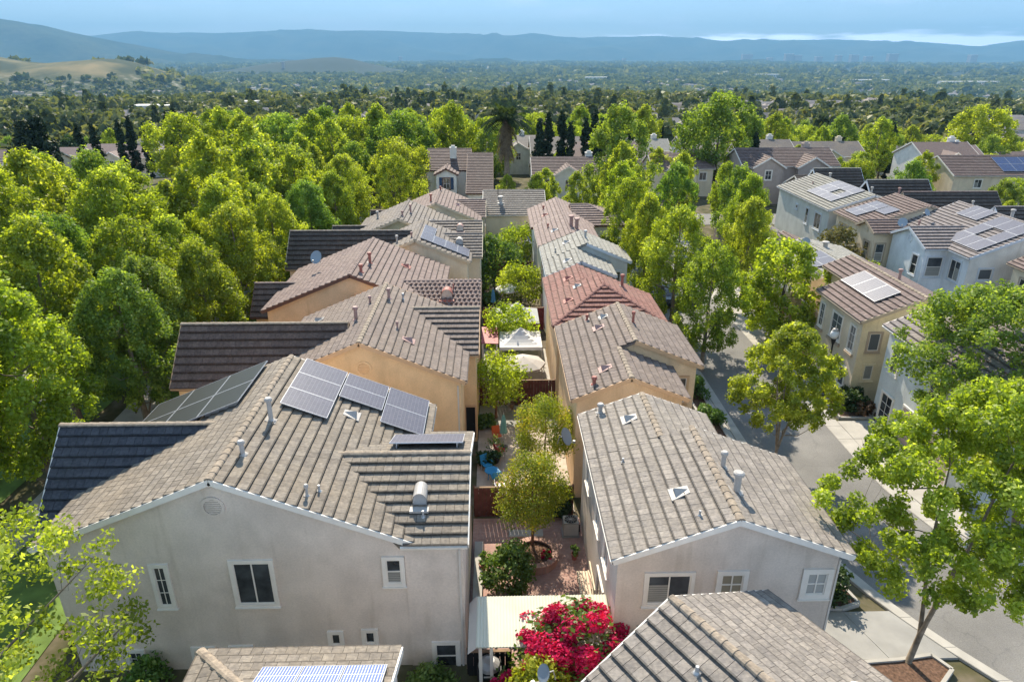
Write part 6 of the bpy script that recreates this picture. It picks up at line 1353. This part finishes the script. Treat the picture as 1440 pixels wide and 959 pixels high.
for sx, sy in ((0, -1), (0, 1), (-1, 0), (1, 0)):
    b = MB(); m_ = 9; V = []
    for k in range(m_+1): u = (k/m_*2-1)*w; p_ = (u, sy*w) if sy else (sx*w, u); V += [(p_[0]*1.003, p_[1]*1.003, h), (p_[0]*1.003, p_[1]*1.003, h-.22-.05*(k % 2))]
    b.add(V, [(2*k, 2*k+1, 2*k+3, 2*k+2) for k in range(m_)]); b.build('valance', M_CANVAS, cn)
for sx in (-1, 1):
    for sy in (-1, 1): b = MB(); b.bar((sx*(w-.03), sy*(w-.03), 0), (sx*(w-.03), sy*(w-.03), h), .05); b.build('leg', M_GUT, r)
r = empty('gazebo', (1.65, 52.2, .03), 'grey gazebo with a tiered pavilion roof in front of the deep red fence', 'gazebo')
M_GZ = plain('gazebo_canvas', (0.42, 0.43, 0.42), .7, var=.08)
for nm, a, z0, bb, z1 in (('lower_roof', 1.75, 2.2, .5, 2.75), ('upper_roof', .6, 2.85, .08, 3.3)):
    b = MB(); b.add([(-a, -a, z0), (a, -a, z0), (a, a, z0), (-a, a, z0), (-bb, -bb, z1), (bb, -bb, z1), (bb, bb, z1), (-bb, bb, z1)], [(0, 1, 5, 4), (1, 2, 6, 5), (2, 3, 7, 6), (3, 0, 4, 7), (4, 5, 6, 7)]); b.build(nm, M_GZ, r)
b = MB(); b.box(-.42, -.42, 2.7, .42, .42, 2.86); b.build('lantern', M_GZ, r)
for sx in (-1, 1):
    for sy in (-1, 1): b = MB(); b.box(sx*1.6-.05, sy*1.6-.05, 0, sx*1.6+.05, sy*1.6+.05, 2.24); b.build('post', M_WOOD, r)
r = empty('lean_to', (-.65, 47.5, .03), 'small lean-to with a faded red metal roof beside the white tent', 'lean-to'); b = MB(); b.add([(-.5, -1.3, 2.35), (.75, -1.3, 2.3), (.75, 1.3, 2.55), (-.5, 1.3, 2.6), (-.5, -1.3, 2.3), (.75, -1.3, 2.25), (.75, 1.3, 2.5), (-.5, 1.3, 2.55)], [(0, 1, 2, 3), (7, 6, 5, 4), (0, 4, 5, 1), (1, 5, 6, 2), (2, 6, 7, 3)]); b.build('roof', plain('faded_red_metal', (0.38, 0.10, 0.10), .6, var=.3, vs_=3), r)
for x, y in ((-.4, -1.2), (.65, -1.2), (.65, 1.2)): b = MB(); b.box(x-.07, y-.07, 0, x+.07, y+.07, 2.27); b.build('post', M_TRIM, r)
def chair(x, y, rz, mat, label, cat='chair'):
    r = empty('garden_chair', (x, y, .04), label, cat, rz=rz); b = MB(); b.box(-.24, -.24, .4, .24, .24, .44); b.build('seat', mat, r); b = MB(); b.frame_box(Matrix.Translation((0, .24, .44)) @ Matrix.Rotation(R(-12), 4, 'X'), -.24, -.02, 0, .24, .02, .48); b.build('backrest', mat, r)
    for sx in (-1, 1):
        for sy in (-1, 1): b = MB(); b.bar((sx*.22, sy*.22, 0), (sx*.2, sy*.2, .4), .035); b.build('leg', M_GALV, r)
        b = MB(); b.bar((sx*.26, -.22, .62), (sx*.26, .24, .64), .04); b.build('armrest', mat, r)
def table(x, y, rr, h, mat, label, name='garden_table'):
    r = empty(name, (x, y, .04), label, 'table'); b = MB(); b.lathe((0, 0, h-.04), [(rr, 0), (rr, .04)], 20); b.build('tabletop', mat, r)
    for k in range(4): a = math.pi/4+k*math.pi/2; b = MB(); b.bar((rr*.75*math.cos(a), rr*.75*math.sin(a), 0), (rr*.6*math.cos(a), rr*.6*math.sin(a), h-.04), .035); b.build('leg', mat, r)
M_OR = plain('orange_plastic', (0.60, 0.12, 0.03), .5); M_RD = plain('red_plastic', (0.45, 0.03, 0.04), .5); M_BL = plain('blue_plastic', (0.03, 0.25, 0.50), .5); M_PAT = plain('dark_wicker', (0.03, 0.025, 0.02), .8, var=.3); M_WHP = plain('white_plastic', (.7, .7, .7), .5)
chair(-.05, 36.3, .3, M_OR, 'orange garden chair left of the closed teal parasol'); chair(.1, 34.6, 2.0, M_RD, 'red low chair at the foot of the teal parasol')
chair(-.65, 33.1, .6, M_BL, 'bright blue garden chair by the grey-orange wall corner'); table(-.35, 32.4, .4, .5, M_BL, 'small blue table beside the blue chair'); chair(-.15, 31.9, 3.4, M_BL, 'second bright blue chair in front of the small blue table')
table(1.75, 42.9, .65, .74, plain('terracotta_top', (.35, .17, .12), .6), 'round table with a reddish top under the beige parasol'); chair(2.1, 42.0, 3.14, M_PAT, 'dark wicker chair in front of the round table'); chair(2.95, 43.0, -1.57, M_PAT, 'dark wicker chair right of the round table'); chair(.75, 43.4, 1.57, M_PAT, 'dark wicker chair left of the round table')
r = empty('garden_trolley', (.3, 30.6, .04), 'white framed garden trolley loaded with pots near the olive trees', 'trolley')
for k, zz in enumerate((.3, .7)): b = MB(); b.box(-.5, -.22, zz, .5, .22, zz+.03); b.build('shelf', M_WHP, r)
for sx in (-1, 1):
    b = MB(); b.tube([(sx*.5, -.22, 0), (sx*.5, -.22, .95), (sx*.5, .22, .95), (sx*.5, .22, 0)], .02, 6); b.build('frame', M_WHP, r)
    b = MB(); b.tube([(sx*.4-.02, -.26, .12), (sx*.4+.02, -.26, .12)], .12, 10); b.build('wheel', M_BLACK, r)
for k in range(4): pot_ = empty('plant_pot', (-.05+k*.25, 30.6, .77), 'little reddish pot, %s on the white trolley' % ('leftmost', 'second from left', 'third from left', 'rightmost')[k], 'plant pot', 'little pots on the white trolley'); b = MB(); b.lathe((0, 0, 0), [(.06, 0), (.09, .15), (.1, .17)], 10); b.build('pot', M_RED, pot_)
r = empty('stone_birdbath', (.75, 40.3, .04), 'small stone birdbath in the shade before the red-brown fence', 'birdbath'); b = MB(); b.lathe((0, 0, 0), [(.2, 0), (.2, .06), (.08, .15), (.08, .6), (.12, .68)], 12); b.build('pedestal', M_CONCD, r); b = MB(); b.lathe((0, 0, .68), [(.12, 0), (.34, .1), (.36, .12), (.3, .1), (.05, .06)], 16); b.build('bowl', M_CONCD, r)
# street lamp
r = empty('street_lamp', (22.9, 42.3, .05), 'black street lamp with a white globe-like lantern before the yellow gable', 'street lamp')
b = MB(); b.lathe((0, 0, 0), [(.2, 0), (.2, .25), (.12, .4), (.07, .6), (.055, 3.6), (.09, 3.7), (.13, 3.85), (.16, 4.0), (.2, 4.1)], 12); b.build('post', M_BLACK, r)
b = MB(); b.lathe((0, 0, 4.1), [(.17, 0), (.27, .2), (.27, .4), (.2, .55)], 14); b.build('lantern_glass', plain('lantern_white', (.75, .75, .74), .3), r, True); b = MB(); b.lathe((0, 0, 4.65), [(.22, 0), (.16, .14), (.05, .2), (.03, .35)], 12); b.build('lantern_cap', M_VENT, r)
# white garden bench by the blue house
r = empty('garden_swing', (44.5, 53.8, 0), 'white slatted swing seat below the blue and white house', 'swing seat')
b = MB(); b.box(-.9, -.3, .45, .9, .3, .5); b.build('seat', M_WHP, r); b = MB(); b.box(-.9, .28, .5, .9, .33, 1.1); b.build('backrest', M_WHP, r); b = MB(); b.box(-1.1, -.6, 1.9, 1.1, .6, 1.96); b.build('canopy', M_WHP, r)
for sx in (-1, 1): b = MB(); b.bar((sx*1.05, -.6, 0), (sx*1.05, 0, 1.93), .05); b.bar((sx*1.05, .6, 0), (sx*1.05, 0, 1.93), .05); b.build('leg', M_WHP, r)
# cars glimpsed
def car(x, y, rz, col, label, z=.05):
    r = empty('parked_car', (x, y, z), label, 'car', rz=rz); b = MB(); prof = [(-2.2, .35), (-2.25, .65), (-2.1, .95), (-1.2, 1.0), (-.6, 1.42), (1.0, 1.45), (1.75, 1.05), (2.2, .95), (2.25, .5), (2.2, .3)]
    W = [.86, .88, .87, .86, .68, .68, .84, .84, .86, .86]; k = len(prof)
    b.add([(x_, -w, z_) for (x_, z_), w in zip(prof, W)]+[(x_, w, z_) for (x_, z_), w in zip(prof, W)], [tuple(range(k)), tuple(reversed(range(k, 2*k)))]+[((i+1) % k, i, k+i, k+(i+1) % k) for i in range(k)]); b.build('body', col, r)
    b = MB(); b.add([(-1.15, -.84, 1.02), (-.6, -.69, 1.40), (.95, -.69, 1.42), (1.6, -.84, 1.08)], [(0, 3, 2, 1)]); b.add([(-1.15, .84, 1.02), (-.6, .69, 1.40), (.95, .69, 1.42), (1.6, .84, 1.08)], [(0, 1, 2, 3)])
    b.v = [(a, c*1.012, d) for a, c, d in b.v]; b.add([(-1.18, -.8, 1.03), (-1.18, .8, 1.03), (-.62, .64, 1.43), (-.62, -.64, 1.43)], [(3, 2, 1, 0)]); b.add([(1.73, -.8, 1.08), (1.73, .8, 1.08), (1.03, .64, 1.46), (1.03, -.64, 1.46)], [(0, 1, 2, 3)]); b.build('windows', M_GLASS, r)
    for sx in (-1.35, 1.4):
        for sy in (-1, 1): b = MB(); b.tube([(sx, sy*.7, .33), (sx, sy*.9, .33)], .33, 14); w = b.build('wheel', M_BLACK, r); b = MB(); b.tube([(sx, sy*.9, .33), (sx, sy*.915, .33)], .19, 10); b.build('rim', M_ALU, w)
car(16.6, 61.5, R(90), plain('car_dark', (.04, .04, .05), .25, .3), 'dark car parked by the kerb under the street trees behind the pale grey roof')

# ------------------------------------------------------------------ haze
b = MB(); b.box(-19000, -600, -240, 19000, 21500, 760)
hz = b.build('haze', plain('tmp', (1, 1, 1))); hz.data.materials.clear()
hm = bpy.data.materials.new('haze'); hm.use_nodes = True; hn = hm.node_tree; hn.nodes.remove(hn.nodes['Principled BSDF'])
pv = hn.nodes.new('ShaderNodeVolumePrincipled'); pv.inputs['Density'].default_value = 0.000084; pv.inputs['Color'].default_value = (0.24, 0.50, 0.76, 1); pv.inputs['Anisotropy'].default_value = 0.0
hn.links.new(pv.outputs[0], hn.nodes['Material Output'].inputs['Volume']); hz.data.materials.append(hm); hz['kind'] = 'stuff'
